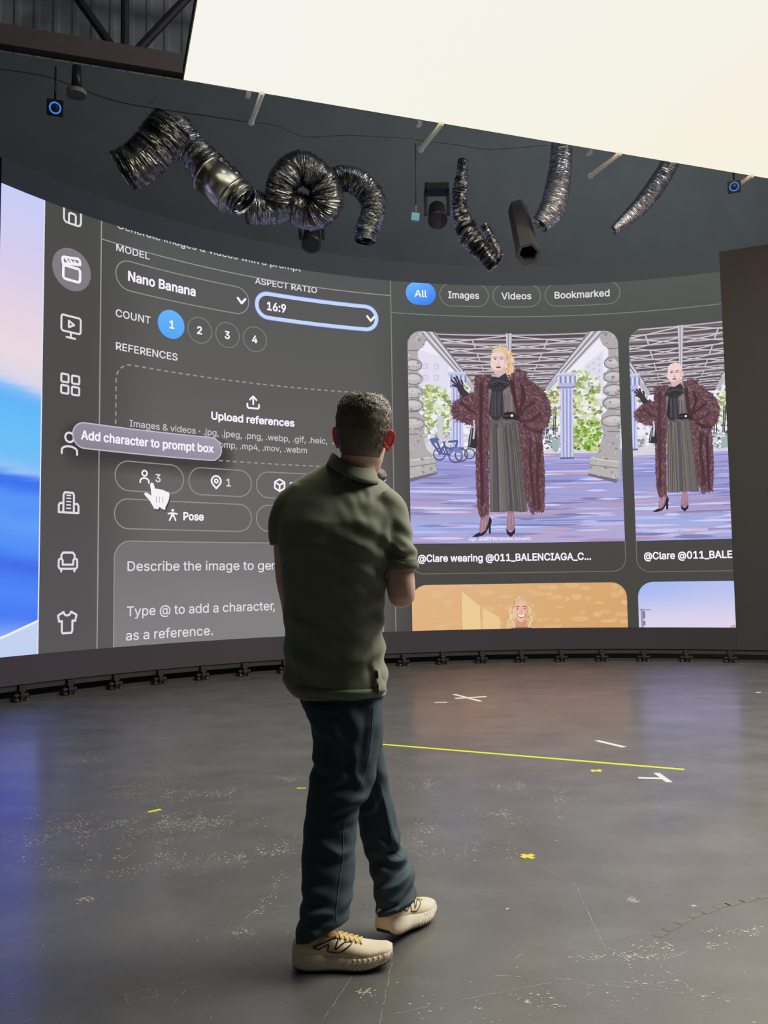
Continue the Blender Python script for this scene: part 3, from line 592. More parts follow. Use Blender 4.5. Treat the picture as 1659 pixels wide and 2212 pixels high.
    for i in range(0, 16, 1):
        y0, y1 = ys[i], ys[min(i + 2, 17)]; c = 770 - (y0 - 60) * .02
        xl, xr = 200 + (y0 - 40) * .74, 1390 - (y0 - 40) * .81; w = .014 * (1 - i / 22)
        a, b2 = (y0, y1) if i % 2 else (y1, y0)
        p.stroke([(xl + 20, a), (c, b2)], w, (206, 203, 212), 9, join=False); p.stroke([(c, b2), (xr - 20, a)], w, (206, 203, 212), 9, join=False)
        if i % 3 == 1:
            p.stroke([(xl + (c - xl) * .5, y0), (xl + (c - xl) * .55, y1)], w * 1.3, (198, 196, 206), 9.3, join=False); p.stroke([(xr + (c - xr) * .5, y0), (xr + (c - xr) * .55, y1)], w * 1.3, (198, 196, 206), 9.3, join=False)
    p.poly([(752, 40), (798, 40), (790, 330), (768, 330)], (206, 204, 214), 10); p.poly([(766, 40), (776, 40), (778, 330), (772, 330)], (150, 146, 156), 10.5); p.poly([(790, 40), (798, 40), (790, 330), (786, 330)], (170, 167, 178), 10.5)
    for sgn in (0, 1):
        f = (lambda x, y: (x, y)) if not sgn else (lambda x, y: (1580 - x, y - 6))
        p.poly([f(*q) for q in ((95, 40), (225, 40), (545, 470), (525, 490), (370, 330))], (188, 184, 194), 10)
        for k, c in ((.15, (150, 146, 156)), (.35, (222, 220, 230)), (.55, (140, 136, 146)), (.75, (214, 212, 222)), (.9, (128, 122, 132))):
            p.stroke([f(95 + 130 * k, 40), f(380 + 150 * k, 330 + 100 * k)], .02, c, 10.5, join=False)
    # iron columns on the left and right
    for x0, x1, yt, yb, cx in ((357, 440, 460, 890, 1), (1145, 1232, 470, 968, 0)):
        p.poly([(x0, yt), (x1, yt), (x1 + 4, yb), (x0 - 2, yb)], (190, 194, 234) if cx else (178, 182, 222), 11)
        n = 7
        for i in range(n):
            x = x0 + (x1 - x0) * (i + .5) / n; p.stroke([(x, yt), (x, yb)], .014, (156, 158, 204) if i % 2 else (212, 214, 244), 11.5, join=False)
        p.poly([(x0 - 26, yt - 110), (x1 + 22, yt - 110), (x1 + 14, yt - 60), (x1 + 6, yt), (x0 - 6, yt), (x0 - 18, yt - 60)], (184, 186, 222), 12)
        for i in range(8): p.stroke([(x0 - 16 + i * 17, yt - 95), (x0 - 16 + i * 17, yt - 45)], .018, (128, 128, 170) if i % 2 else (220, 221, 244), 12.5, join=False)
        p.stroke([(x0 - 28, yt - 112), (x1 + 24, yt - 112)], .03, (206, 207, 236), 12.6, join=False); p.stroke([(x0 - 14, yt - 14), (x1 + 10, yt - 14)], .022, (140, 140, 186), 12.6, join=False)
        p.stroke([(x0 - 6, yb), (x1 + 8, yb)], .026, (108, 108, 140), 12.6, join=False)
    if not full: return
    # carved stone piers at both sides
    for sgn in (0, 1):
        f = (lambda x, y: (x, y)) if not sgn else (lambda x, y: (1592 - x, y - 10 + (30 if y > 900 else 0)))
        R = [(30, 40), (150, 60), (172, 120), (150, 170), (112, 196), (112, 250), (140, 280), (140, 325), (112, 345), (146, 380), (146, 425), (118, 440), (150, 475), (150, 520), (122, 540), (156, 570), (156, 610), (120, 640), (164, 680), (164, 760), (150, 800), (160, 850), (185, 910), (240, 950), (250, 1060), (60, 1110), (30, 1110)]
        p.poly([f(*q) for q in R], (178, 172, 174), 13)
        for cy, rx in ((302, 62), (402, 66), (498, 68), (590, 70), (720, 82)):
            e = [(78 + rx * math.cos(a / 10 * PI), cy + 40 * math.sin(a / 10 * PI)) for a in range(21)]
            p.poly([f(*q) for q in e], (190, 185, 187), 13.4); p.stroke([f(*q) for q in e], .014, (128, 120, 124), 13.8, True, join=False)
            p.poly([f(78 + rx * .7 * math.cos(a / 10 * PI), cy - 10 + 18 * math.sin(a / 10 * PI)) for a in range(21)], (206, 202, 206), 13.7)
        for y in (200, 640, 800): p.stroke([f(35, y), f(120, y - 6)], .016, (134, 127, 130), 14, join=False)
        p.poly([f(*q) for q in ((40, 980), (236, 950), (250, 1060), (50, 1110))], (186, 181, 180), 14); p.stroke([f(45, 1030), f(246, 1000)], .014, (140, 134, 134), 14.5, join=False); p.stroke([f(48, 985), f(238, 952)], .014, (214, 210, 210), 14.5, join=False)
        p.poly([f(*q) for q in ((50, 1108), (250, 1060), (262, 1075), (60, 1136))], (118, 112, 132), 13)
        scatter(p, [f(*q) for q in R], 90, blob([(160, 153, 155), (200, 196, 198), (146, 140, 142), (188, 184, 186)], 5, 15, 14.2))
    # parked bicycles
    B = (88, 98, 156)
    for cx, cy, r in ((388, 945, 48), (430, 940, 44), (270, 935, 42), (490, 930, 36)):
        p.stroke([(cx + r * math.cos(a * PI / 10), cy + r * math.sin(a * PI / 10)) for a in range(20)], .018, (78, 82, 110), 15, True, join=False)
        for a in range(6): p.stroke([(cx, cy), (cx + r * math.cos(a), cy + r * math.sin(a))], .006, (150, 154, 184), 14.9, join=False)
    p.poly([(330, 905), (400, 885), (440, 905), (425, 930), (380, 915), (345, 940)], (120, 132, 190), 15.5)
    for q in ([(245, 830), (290, 930), (345, 940)], [(270, 935), (300, 880), (360, 900)], [(205, 835), (262, 830)], [(215, 850), (275, 930)], [(340, 845), (400, 840), (390, 880)], [(300, 850), (330, 930)]): p.stroke(q, .03, B, 15.7)
    p.poly([(200, 825), (250, 815), (262, 850), (215, 862)], (96, 110, 170), 15.9)
def woman(p, blonde):
    # legs and shoes
    SK = (160, 122, 140)
    p.poly([(575, 1370), (632, 1365), (622, 1430), (605, 1480), (560, 1505), (562, 1440)], SK, 16); p.poly([(768, 1340), (806, 1340), (818, 1430), (816, 1480), (754, 1480), (758, 1420)], SK, 16)
    for q in ((585, 1390, 580, 1480), (608, 1390, 600, 1450), (780, 1360, 775, 1460), (797, 1360, 803, 1440)): p.stroke([q[:2], q[2:]], .016, (186, 144, 158), 16.4, join=False)
    K = (48, 46, 52)
    p.poly([(508, 1522), (545, 1496), (560, 1490), (572, 1498), (604, 1478), (622, 1430), (634, 1374), (650, 1402), (648, 1430), (632, 1450), (612, 1490), (588, 1512), (552, 1522)], K, 17)
    p.stroke([(636, 1420), (636, 1494)], .028, K, 17)
    p.poly([(752, 1462), (768, 1482), (786, 1494), (806, 1478), (820, 1458), (818, 1496), (792, 1522), (782, 1524), (758, 1500)], K, 17)
    # skirt and blouse
    p.poly([(628, 680), (700, 660), (832, 672), (868, 830), (890, 1100), (908, 1346), (860, 1350), (760, 1336), (740, 1350), (636, 1346)], (100, 95, 97), 18)
    for i in range(70):
        t = random.random(); x0 = 640 + 190 * t; x1 = 640 + 262 * t; c = random.choice([(122, 112, 110), (84, 80, 84), (112, 104, 104), (92, 88, 92)]) if t > .35 else random.choice([(128, 118, 114), (94, 88, 90), (136, 126, 120), (80, 76, 80)])
        p.stroke([(x0, random.uniform(690, 760)), ((x0 + x1) / 2 + random.uniform(-4, 4), 1000), (x1, 1344)], random.uniform(.008, .02), c, 18.3 + random.random() * .6, join=False)
    p.poly([(720, 690), (800, 700), (790, 1000), (800, 1300), (730, 1300), (730, 1000)], (118, 108, 106), 18.25)
    p.poly([(615, 450), (790, 420), (835, 560), (830, 650), (740, 668), (628, 690)], (128, 118, 116), 19)
    for i in range(14):
        x = 740 + i * 6; p.stroke([(x, 470 + random.uniform(0, 40)), (x + random.uniform(-6, 14), 640)], .012, random.choice([(108, 99, 99), (146, 134, 130), (96, 88, 90)]), 19.4, join=False)
    # long fur coat
    FUR = [(84, 58, 66), (98, 68, 76), (112, 80, 88), (128, 96, 104), (142, 112, 120), (92, 62, 70), (104, 72, 80)]
    LC = [(528, 372), (560, 360), (640, 355), (660, 380), (628, 450), (622, 480), (632, 700), (626, 1000), (630, 1360), (600, 1372), (570, 1388), (548, 1310), (538, 1100), (536, 900), (528, 700), (524, 540)]
    LS = [(534, 512), (490, 494), (430, 520), (398, 552), (360, 592), (356, 636), (384, 676), (440, 706), (500, 724), (536, 720)]
    RC = [(778, 352), (810, 330), (850, 318), (884, 336), (912, 390), (958, 424), (1004, 464), (1036, 494), (1064, 560), (1078, 640), (1064, 700), (1030, 760), (1010, 790), (1018, 900), (1030, 1100), (1024, 1350), (980, 1344), (934, 1356), (892, 1240), (872, 1040), (852, 840), (838, 700), (820, 660), (812, 560), (784, 440)]
    def g(cx): return lambda x, y: PI / 2 + (x - cx) * .002
    for P_, cx, n, ang in ((LS, 450, 230, lambda x, y: math.atan2(660 - y, 540 - x) + PI), (LC, 590, 420, g(590)), (RC, 950, 760, lambda x, y: (PI / 2 + (x - 960) * .002) if y > 800 else math.atan2(y - 420, x - 800))):
        p.poly(P_, (100, 70, 78), 21)
        scatter(p, P_, int(n * 2.2), hair(FUR, 26, .014, 21.2, ang))
        n2 = len(P_)
        for i in range(n2):                # ragged fur edge
            (x0, y0), (x1, y1) = P_[i], P_[(i + 1) % n2]; d = math.hypot(x1 - x0, y1 - y0)
            for j in range(int(d / 7)):
                t = random.random(); x, y = x0 + (x1 - x0) * t, y0 + (y1 - y0) * t; a = math.atan2(y - 640, x - cx) + random.gauss(0, .5)
                p.stroke([(x - 8 * math.cos(a), y - 8 * math.sin(a)), (x + 6 * math.cos(a), y + 6 * math.sin(a))], .014, random.choice(FUR[:4]), 22.3, join=False, w2=.003)
    for q in ([(790, 400), (820, 560), (850, 700)], [(860, 430), (880, 520), (850, 640)], [(960, 560), (900, 600), (850, 650)], [(1000, 640), (930, 690), (870, 700)], [(1010, 770), (930, 760), (880, 720)], [(930, 820), (925, 1000), (950, 1300)], [(985, 860), (980, 1100), (990, 1330)], [(575, 420), (570, 800), (578, 1300)], [(430, 560), (480, 610), (530, 640)]):
        for k in range(7): p.stroke([(x + random.gauss(0, 7), y + random.gauss(0, 7)) for x, y in q], .018, random.choice([(74, 50, 58), (80, 54, 62), (88, 60, 68)]), 22.5 + random.random() * .3, join=False)
    # gloved hands, bag
    D = (66, 60, 70)
    p.poly([(416, 500), (440, 530), (486, 498), (458, 470), (440, 446), (416, 432), (398, 442), (402, 470)], D, 23)
    for q in ([(404, 452), (368, 436)], [(406, 446), (376, 418), (360, 402)], [(412, 438), (386, 400), (376, 382)], [(424, 438), (404, 394), (398, 376)], [(438, 452), (436, 418), (430, 402)]): p.stroke(q, .026, D, 23)
    p.poly([(728, 640), (760, 628), (806, 628), (846, 660), (836, 690), (800, 682), (750, 684), (730, 664)], (54, 51, 56), 23)
    for k in (0, 1, 2): p.stroke([(730, 646 + k * 12), (790, 640 + k * 14)], .022, (74, 70, 76) if k % 2 else (44, 42, 46), 23.4)
    p.disc(796, 655, 9, 9, (240, 238, 246), 24, 12)
    p.stroke([(520, 690), (526, 760)], .02, (206, 204, 212), 23)
    p.poly([(498, 745), (538, 740), (550, 880), (530, 892), (478, 884), (482, 820)], (56, 54, 60), 22.9); p.stroke([(505, 750), (490, 870)], .014, (150, 148, 156), 23.2, join=False); p.stroke([(525, 750), (518, 820)], .024, (196, 194, 204), 23.2)
    # neck, bow, head
    p.poly([(668, 310), (762, 290), (764, 365), (706, 378), (668, 352)], (214, 184, 186), 20.6)
    p.poly([(664, 370), (700, 378), (752, 344), (772, 390), (778, 440), (740, 468), (730, 480), (738, 600), (736, 650), (696, 690), (654, 682), (630, 640), (636, 560), (650, 470), (612, 444), (640, 400)], (62, 60, 66), 24)
    for i in range(16):
        x = random.uniform(650, 730); p.stroke([(x, 480), (x + random.uniform(-8, 8), 660)], .012, random.choice([(76, 74, 80), (50, 48, 54), (84, 82, 88)]), 24.3, join=False)
    p.stroke([(640, 420), (700, 400), (770, 420)], .014, (84, 82, 88), 24.4); p.stroke([(660, 455), (710, 420), (750, 450)], .014, (46, 44, 50), 24.4)
    if blonde:
        HB = [(650, 210), (668, 172), (706, 152), (752, 158), (790, 192), (806, 240), (800, 290), (816, 322), (790, 352), (772, 358), (756, 330), (650, 330), (640, 260)]
        p.poly(HB, (222, 194, 156), 25)
        scatter(p, [(740, 170), (790, 195), (806, 250), (812, 322), (776, 352), (752, 250)], 70, hair([(240, 216, 178), (206, 172, 132), (232, 206, 166), (188, 152, 116)], 26, .014, 25.2, lambda x, y: PI / 2 + .3 * math.sin(y * .05)))
        scatter(p, [(655, 200), (700, 155), (750, 160), (770, 200), (700, 185)], 40, hair([(240, 216, 178), (206, 172, 132), (232, 206, 166)], 26, .013, 25.2, lambda x, y: math.atan2(210 - y, 700 - x) + PI / 2))
    cx, cy = 700, 256
    face = [(646, 235), (650, 205), (672, 186), (704, 178), (738, 190), (756, 222), (758, 262), (750, 300), (730, 330), (706, 346), (682, 342), (662, 318), (648, 282)]
    if not blonde:
        face = [(642, 240), (644, 190), (664, 164), (704, 152), (744, 164), (762, 196), (764, 262), (752, 304), (730, 332), (706, 346), (682, 342), (660, 318), (646, 282)]
        for x in (638, 768): p.disc(x, 268, 10, 24, (226, 190, 184), 25.8, 14)
    p.poly(face, lambda s, z: (238, 212, 208), 26)
    p.poly([(730, 330), (706, 346), (682, 342), (664, 320), (690, 328), (722, 318), (748, 284), (752, 300)], (216, 184, 182), 26.3)
    p.poly([(742, 220), (756, 224), (758, 262), (748, 290), (740, 260)], (220, 188, 184), 26.3)
    if blonde: p.poly([(652, 206), (672, 178), (706, 168), (742, 184), (752, 220), (728, 196), (700, 188), (670, 198)], (226, 198, 160), 26.6)
    for x, d in ((676, -1), (722, 1)):
        p.stroke([(x - 15, 234), (x - 2, 227), (x + 14, 231)], .012, (160, 128, 112), 27); p.poly([(x - 12, 246), (x, 240), (x + 12, 246), (x, 251)], (236, 228, 230), 27); p.disc(x, 246, 5, 5, (84, 92, 104), 27.4, 10); p.stroke([(x - 13, 245), (x, 239), (x + 13, 245)], .008, (96, 70, 66), 27.6)
    p.stroke([(702, 240), (698, 268), (694, 278)], .008, (206, 168, 162), 27); p.stroke([(690, 281), (700, 284), (709, 281)], .01, (186, 142, 138), 27)
    p.poly([(676, 302), (690, 296), (698, 299), (706, 296), (722, 302), (706, 311), (692, 311)], (118, 74, 88), 27.4)
    if not blonde: p.poly([(686, 300), (700, 298), (714, 302), (706, 312), (690, 311)], (96, 70, 80), 27.8)
    p.disc(755, 298, 6, 9, (250, 240, 214), 28, 10); p.disc(650, 292, 5, 8, (250, 240, 214), 28, 10)
def corners(p, x0, x1, z0, z1, r, which, layer):
    for c in which:
        cx = x0 + r if 'l' in c else x1 - r; cz = z1 - r if 't' in c else z0 + r; ox = x0 if 'l' in c else x1; oz = z1 if 't' in c else z0
        a0 = {'tl': 90, 'tr': 0, 'bl': 180, 'br': 270}[c]
        pts = [(cx + r * math.cos(math.radians(a0 + 9 * i)), cz + r * math.sin(math.radians(a0 + 9 * i))) for i in range(11)]
        e = .004; ox += -e if 'l' in c else e; oz += e if 't' in c else -e
        for q0, q1 in zip(pts, pts[1:]): p.poly([(ox, oz), q0, q1], ui_bg, layer, raw=True)
X0, X1, Z0, Z1 = -1.728, 1.145, 1.585, 4.443
p = Paint(clip=(X0, X1, Z0, Z1))
def T1(x, y):
    v = (y - 55) / 1512.0; xl = 35 + 30 * v; xr = 1545 + 43 * v
    return (X0 + (x - xl) / (xr - xl) * (X1 - X0), Z1 - v * (Z1 - Z0))
p.T = T1; viaduct(p, True); woman(p, True)
p.T = None; p.text('High Jewelry by Lorraine Schwartz', T1(482, 1548)[0], T1(482, 1548)[1], .042, T1(932, 1548)[0], .02, (236, 236, 248), 28)
p.clip = (X0 - .01, X1 + .01, Z0, Z1 + .01); corners(p, X0, X1, Z0, Z1, .19, ('tl', 'tr'), 29)
card = p.done('photo_tile', disp); tag(card, 'photo of a blonde woman in a long burgundy fur coat under an iron viaduct')
p = Paint(); p.stroke([(X0, Z0), (X0, 1.35)] + arc(X0 + .165, 1.352, .165, 180, 270, 10) + arc(X1 - .165, 1.352, .165, 270, 360, 10) + [(X1, Z0)], .012, (112, 110, 111), 2)
p.text('@Clare wearing @011_BALENCIAGA_C...', -1.632, 1.346, .092, .700, .045, WHITE)
p.done('caption', disp)
# second picture, cut by the edge of the lit area
Y0, Y1 = 1.288, 3.3
p = Paint(clip=(Y0, SMAX, Z0, Z1))
def T8(x, y):
    v = (y - 100) / 1826.0; xl = 75 + 58 * v; xr = 865 + 90 * v
    return (Y0 + (x - xl) / (xr - xl) * (SMAX - Y0), Z1 - v * (Z1 - Z0))
def T2(x, y): return T8(300 + (x - 530) * 1.0, 620 + (y - 370) * .925)
def T2b(x, y): return T8(520 + (x - 775) * 1.12, 95 + (y - 60) * 1.40 if y < 480 else 683 + (y - 480) * 1.13)
p.T = T2b; viaduct(p, False); p.T = T2; woman(p, False)
p.T = None; p.text('High Jewelry by Lorraine Schwartz', T8(300, 1855)[0], T8(300, 1855)[1], .036, T8(755, 1855)[0], .01, (222, 222, 240), 28)
p.clip = (Y0 - .01, SMAX, Z0, Z1 + .01); corners(p, Y0, Y1, Z0, Z1, .19, ('tl',), 29)
card = p.done('photo_tile', disp); tag(card, 'photo of a short haired woman in fur coat, cut off at the right')
p = Paint(); p.stroke([(Y0, Z0), (Y0, 1.34)] + arc(Y0 + .17, 1.342, .17, 180, 270, 10) + [(SMAX, 1.172)], .012, (112, 110, 111), 2)
p.text('@Clare @011_BALENCIAGA', 1.385, 1.338, .092, 2.93, .045, WHITE)
p.done('caption', disp)
# third picture: smiling woman before an ochre wall
Z3 = 1.04
p = Paint(clip=(X0, X1, ZB, Z3))
def T3(x, y): return (X0 + (x - 141) / 917.0 * (X1 - X0), Z3 - (y - 240) * (Z3 - ZB) / 195.0)
def ochre(s, z): return mixc((224, 182, 132), (214, 164, 108), sstep(-1.7, 1.1, s) * .7 + .3 * (Z3 - z))
grid(p, X0, X1, ZB, Z3, ochre, 1, .1)
p.T = T3
scatter(p, [(150, 245), (1050, 245), (1050, 430), (150, 430)], 60, lambda p, x, y: p.disc(x, y, random.uniform(10, 40), random.uniform(5, 14), mixc((222, 178, 126), (226, 186, 138), random.random()), 2 + random.random() * .8, 10))
p.poly([(358, 270), (435, 335), (438, 435), (360, 435)], (238, 204, 152), 4); p.poly([(446, 342), (520, 385), (522, 435), (446, 435)], (236, 200, 148), 4)
p.poly([(554, 435), (556, 380), (566, 340), (580, 308), (602, 290), (622, 292), (644, 306), (658, 340), (668, 400), (670, 435)], (212, 178, 132), 5)
scatter(p, [(556, 430), (566, 340), (590, 300), (610, 292), (580, 400)], 40, hair([(236, 206, 162), (188, 150, 108), (224, 190, 146)], 36, .02, 5.2, lambda x, y: PI / 2))
scatter(p, [(640, 320), (656, 345), (668, 430), (640, 430)], 34, hair([(236, 206, 162), (188, 150, 108), (224, 190, 146)], 36, .02, 5.2, lambda x, y: PI / 2))
p.poly([(592, 400), (634, 400), (640, 435), (586, 435)], (206, 152, 124), 6)
p.poly([(583, 345), (590, 318), (610, 304), (630, 312), (642, 340), (641, 372), (630, 398), (612, 408), (596, 400), (585, 376)], (234, 190, 164), 7); p.poly([(630, 330), (642, 342), (641, 372), (630, 398), (620, 404), (632, 370)], (216, 166, 140), 7.3)
p.poly([(590, 320), (610, 300), (634, 312), (642, 345), (630, 322), (612, 312), (596, 324)], (218, 184, 138), 7.6)
for x in (598, 627): p.stroke([(x - 7, 341), (x, 338), (x + 7, 341)], .012, (140, 96, 70), 8); p.poly([(x - 6, 350), (x, 347), (x + 6, 350), (x, 353)], (70, 50, 44), 8)
p.stroke([(613, 350), (615, 364), (610, 367)], .008, (196, 140, 116), 8)
p.poly([(594, 374), (613, 377), (632, 373), (626, 386), (613, 390), (600, 386)], (186, 96, 92), 8); p.poly([(598, 376), (613, 379), (628, 375), (623, 383), (613, 385), (603, 383)], (250, 246, 244), 8.5)
p.poly([(566, 435), (590, 430), (640, 430), (664, 435)], (120, 90, 84), 8)
p.T = None; p.clip = (X0 - .01, X1 + .01, ZB, Z3 + .01); corners(p, X0, X1, 0, Z3, .2, ('tl', 'tr'), 9)
tag(p.done('photo_tile', disp), 'photo of a smiling blonde woman before an ochre wall')
# fourth picture: pale sky
p = Paint(clip=(1.288, SMAX, ZB, Z3))
grid(p, 1.288, SMAX, ZB, Z3, lambda s, z: mixc((226, 214, 236), (168, 188, 242), sstep(.45, 1.04, z) * (1 - .3 * sstep(1.3, 2.4, s)) + .05), 1, .05)
p.stroke([(1.33, ZB), (1.33, .69)], .03, (150, 152, 176), 3, join=False); p.stroke([(1.305, .675), (1.44, .675)], .014, (150, 152, 176), 3); p.poly([(1.345, .56), (1.37, .56), (1.37, .66), (1.345, .66)], (120, 122, 146), 3); p.poly([(1.345, .47), (1.37, .47), (1.37, .53), (1.345, .53)], (120, 122, 146), 3)
p.poly([(2.40, ZB), (2.42, .478), (2.475, .485), (2.475, ZB)], (206, 176, 186), 3)
p.clip = (1.28, SMAX, ZB, Z3 + .01); corners(p, 1.288, 3.4, 0, Z3, .2, ('tl',), 9)
tag(p.done('photo_tile', disp), 'photo of a pale blue and pink sky')

# ---- body of the wall: backing, unlit tiles on the right, base rail and levelling feet
dark = mat('matte_black_metal', (.012, .012, .013), .55, 0, .3, 30, .2)
led_off = mat('unlit_led_face', (.025, .025, .026), .85, 0, .15, 60, spec=.2)
def strip(s0, s1, z0, z1, o0, o1, m, name, parent):
    bm = bmesh.new(); n = max(1, int(round((s1 - s0) / FW))); prev = None
    for i in range(n + 1):
        s = s0 + (s1 - s0) * i / n; a = s / WR; d = Vector((-math.sin(a), -math.cos(a), 0)); c = circ(s)
        r = [bm.verts.new(c + d * o + Vector((0, 0, z))) for o, z in ((o0, z0), (o1, z0), (o1, z1), (o0, z1))]
        if prev:
            for j in range(4): bm.faces.new((prev[j], prev[(j + 1) % 4], r[(j + 1) % 4], r[j]))
        else: bm.faces.new(r)
        prev = r
    bm.faces.new(list(reversed(prev)))
    return build(name, bm, m, parent, smooth=False)
strip(S0, SMAX, .164, 5.38, -.12, -.012, dark, 'panel_backing', wall)
o = strip(SMAX + .002, 6.0, .164, 5.38, -.12, .0, led_off, 'unlit_panel', wall); tag(o, 'switched off dark section at the right end')
strip(S0, 6.0, .105, .160, -.10, -.02, dark, 'base_beam', wall)
strip(S0, 6.0, .0, .035, -.12, -.06, dark, 'base_rail', wall)
steel = mat('dark_steel', (.05, .05, .052), .35, .8, .3, 40)
for k in range(24):
    s = -6.63 + .531 * k; a = s / WR; d = Vector((-math.sin(a), -math.cos(a), 0)); c = circ(s); R = Matrix.Rotation(-a, 4, 'Z'); t = Vector((math.cos(a), -math.sin(a), 0))
    bm = bmesh.new()
    box(bm, c + d * .0 + Vector((0, 0, .125)), .07, .05, .06, R, .006)
    box(bm, c + d * .01 + Vector((0, 0, .075)), .045, .04, .06, R, .004)
    for q in (-.055, .055):
        tube(bm, [(*(c + t * q + Vector((0, 0, .012))), .032), (*(c + t * q + Vector((0, 0, .026))), .028), (*(c + t * q + Vector((0, 0, .03))), .012), (*(c + t * q + Vector((0, 0, .085))), .012)], 12)
        tube(bm, [(*(c + t * q + Vector((0, 0, .045))), .022), (*(c + t * q + Vector((0, 0, .055))), .022)], 6)
    tube(bm, [(*(c - t * .075 + Vector((0, 0, .06))), .011), (*(c + t * .075 + Vector((0, 0, .06))), .011)], 8)
    tube(bm, [(*(c + Vector((0, 0, .0))), .02), (*(c + Vector((0, 0, .12))), .016)], 10)
    build('levelling_foot', bm, steel, wall, smooth=False)
PANEL_D = 6.2
# ------------------------------------------------------------------ the studio
def floor_mat():
    m = bpy.data.materials.new('black_stage_floor'); m.use_nodes = True; nt = m.node_tree; N = nt.nodes; Lk = nt.links
    b = N['Principled BSDF']; tc = N.new('ShaderNodeTexCoord')
    def noise_(scale, detail, rough=.6, dist=0, stretch=None, rot=0):
        mp = N.new('ShaderNodeMapping'); Lk.new(tc.outputs['Object'], mp.inputs['Vector'])
        if stretch: mp.inputs['Scale'].default_value = stretch
        mp.inputs['Rotation'].default_value = (0, 0, rot)
        n = N.new('ShaderNodeTexNoise'); n.inputs['Scale'].default_value = scale; n.inputs['Detail'].default_value = detail; n.inputs['Roughness'].default_value = rough; n.inputs['Distortion'].default_value = dist
        Lk.new(mp.outputs['Vector'], n.inputs['Vector']); return n.outputs['Fac']
    def rng(x, a, b2, c, d):
        r = N.new('ShaderNodeMapRange'); r.inputs['From Min'].default_value = a; r.inputs['From Max'].default_value = b2; r.inputs['To Min'].default_value = c; r.inputs['To Max'].default_value = d
        Lk.new(x, r.inputs['Value']); return r.outputs['Result']
    def mix(f, A, B):
        x = N.new('ShaderNodeMix'); x.data_type = 'RGBA'; Lk.new(f, x.inputs['Factor'])
        for k, v in (('A', A), ('B', B)):
            if isinstance(v, tuple): x.inputs[k].default_value = v
            else: Lk.new(v, x.inputs[k])
        return x.outputs['Result']
    def mul(a, b2):
        x = N.new('ShaderNodeMath'); x.operation = 'MULTIPLY'; Lk.new(a, x.inputs[0]); Lk.new(b2, x.inputs[1]); return x.outputs[0]
    base = mix(rng(noise_(2.1, 9, .70, .5), .34, .66, 0, 1), FLOOR_A, FLOOR_B)
    smear = rng(noise_(1.6, 5, .6, .3, (1, 2.2, 1), .25), .50, .80, 0, .5)
    base = mix(smear, base, FLOOR_C)
    # rubbed, flecked patches
    fleck = rng(noise_(95, 5, .7), .64, .68, 0, .8); where = rng(noise_(.9, 5, .6, .8, (1, 2.4, 1), -.2), .50, .72, 0, 1)
    base = mix(mul(fleck, where), base, (.20, .19, .165, 1))
    scr = rng(noise_(7, 3, .5, .2, (1, 26, 1), .5), .78, .80, 0, .3); base = mix(mul(scr, where), base, (.16, .155, .14, 1))
    Lk.new(base, b.inputs['Base Color'])
    Lk.new(rng(noise_(2.0, 4, .55, .2, (1, 1.6, 1)), .3, .7, FLOOR_R0, FLOOR_R1), b.inputs['Roughness'])
    b.inputs['Specular IOR Level'].default_value = FLOOR_S
    b.inputs['Coat Weight'].default_value = .30; b.inputs['Coat Roughness'].default_value = .20
    bp = N.new('ShaderNodeBump'); bp.inputs['Strength'].default_value = .30; bp.inputs['Distance'].default_value = .002
    Lk.new(noise_(190, 3), bp.inputs['Height']); Lk.new(bp.outputs['Normal'], b.inputs['Normal'])
    return m
FLOOR_A, FLOOR_B, FLOOR_C = (.022, .0235, .0225, 1), (.046, .0485, .0465, 1), (.075, .078, .073, 1)
FLOOR_R0, FLOOR_R1, FLOOR_S = .50, .62, 1.0
bm = bmesh.new(); box(bm, Vector((1, 6, -.1)), 30, 28, .2)
tag(build('floor', bm, floor_mat(), smooth=False), kind='structure')
# building shell turned like the overhead panel
HD = math.radians(-18.5)                   # heading of the building
U = Vector((math.cos(HD), -math.sin(HD), 0)) if False else Vector((math.cos(math.radians(18)), math.sin(math.radians(18)), 0))
V = Vector((-U.y, U.x, 0))
RB = Matrix(((U.x, V.x, 0, 0), (U.y, V.y, 0, 0), (0, 0, 1, 0), (0, 0, 0, 1)))
shell = mat('dark_painted_sheet', (.40, .42, .43), .7, 0, .3, 3)
def ribbed(name, o, du, dn, hv, n, m, pitch=.30, depth=.028):
    """corrugated sheet: runs along du, stands along hv, ribs towards dn"""
    bm = bmesh.new(); prev = None
    for i in range(n):
        for f, q in ((0, 0), (.55, 0), (.68, 1), (.87, 1)):
            p = o + du * ((i + f) * pitch) + dn * (depth * q); r = (bm.verts.new(p), bm.verts.new(p + hv))
            if prev: bm.faces.new((prev[0], r[0], r[1], prev[1]))
            prev = r
    return tag(build(name, bm, m, smooth=False), kind='structure')
c0 = Vector((2.0, 6, 0))
ribbed('wall_back', c0 + V * 9.5 - U * 16, U, -V, Vector((0, 0, 11.5)), 108, shell)
bm = bmesh.new(); box(bm, c0 + Vector((0, 0, 11.6)), 34, 34, .2, RB); tag(build('ceiling', bm, shell, smooth=False), kind='structure')
bm = bmesh.new(); box(bm, c0 - U * 14 + Vector((0, 0, 5.8)), .2, 30, 11.6, RB); tag(build('wall_left', bm, shell, smooth=False), kind='structure')
bm = bmesh.new(); box(bm, c0 + U * 14 + Vector((0, 0, 5.8)), .2, 30, 11.6, RB); tag(build('wall_right', bm, shell, smooth=False), kind='structure')
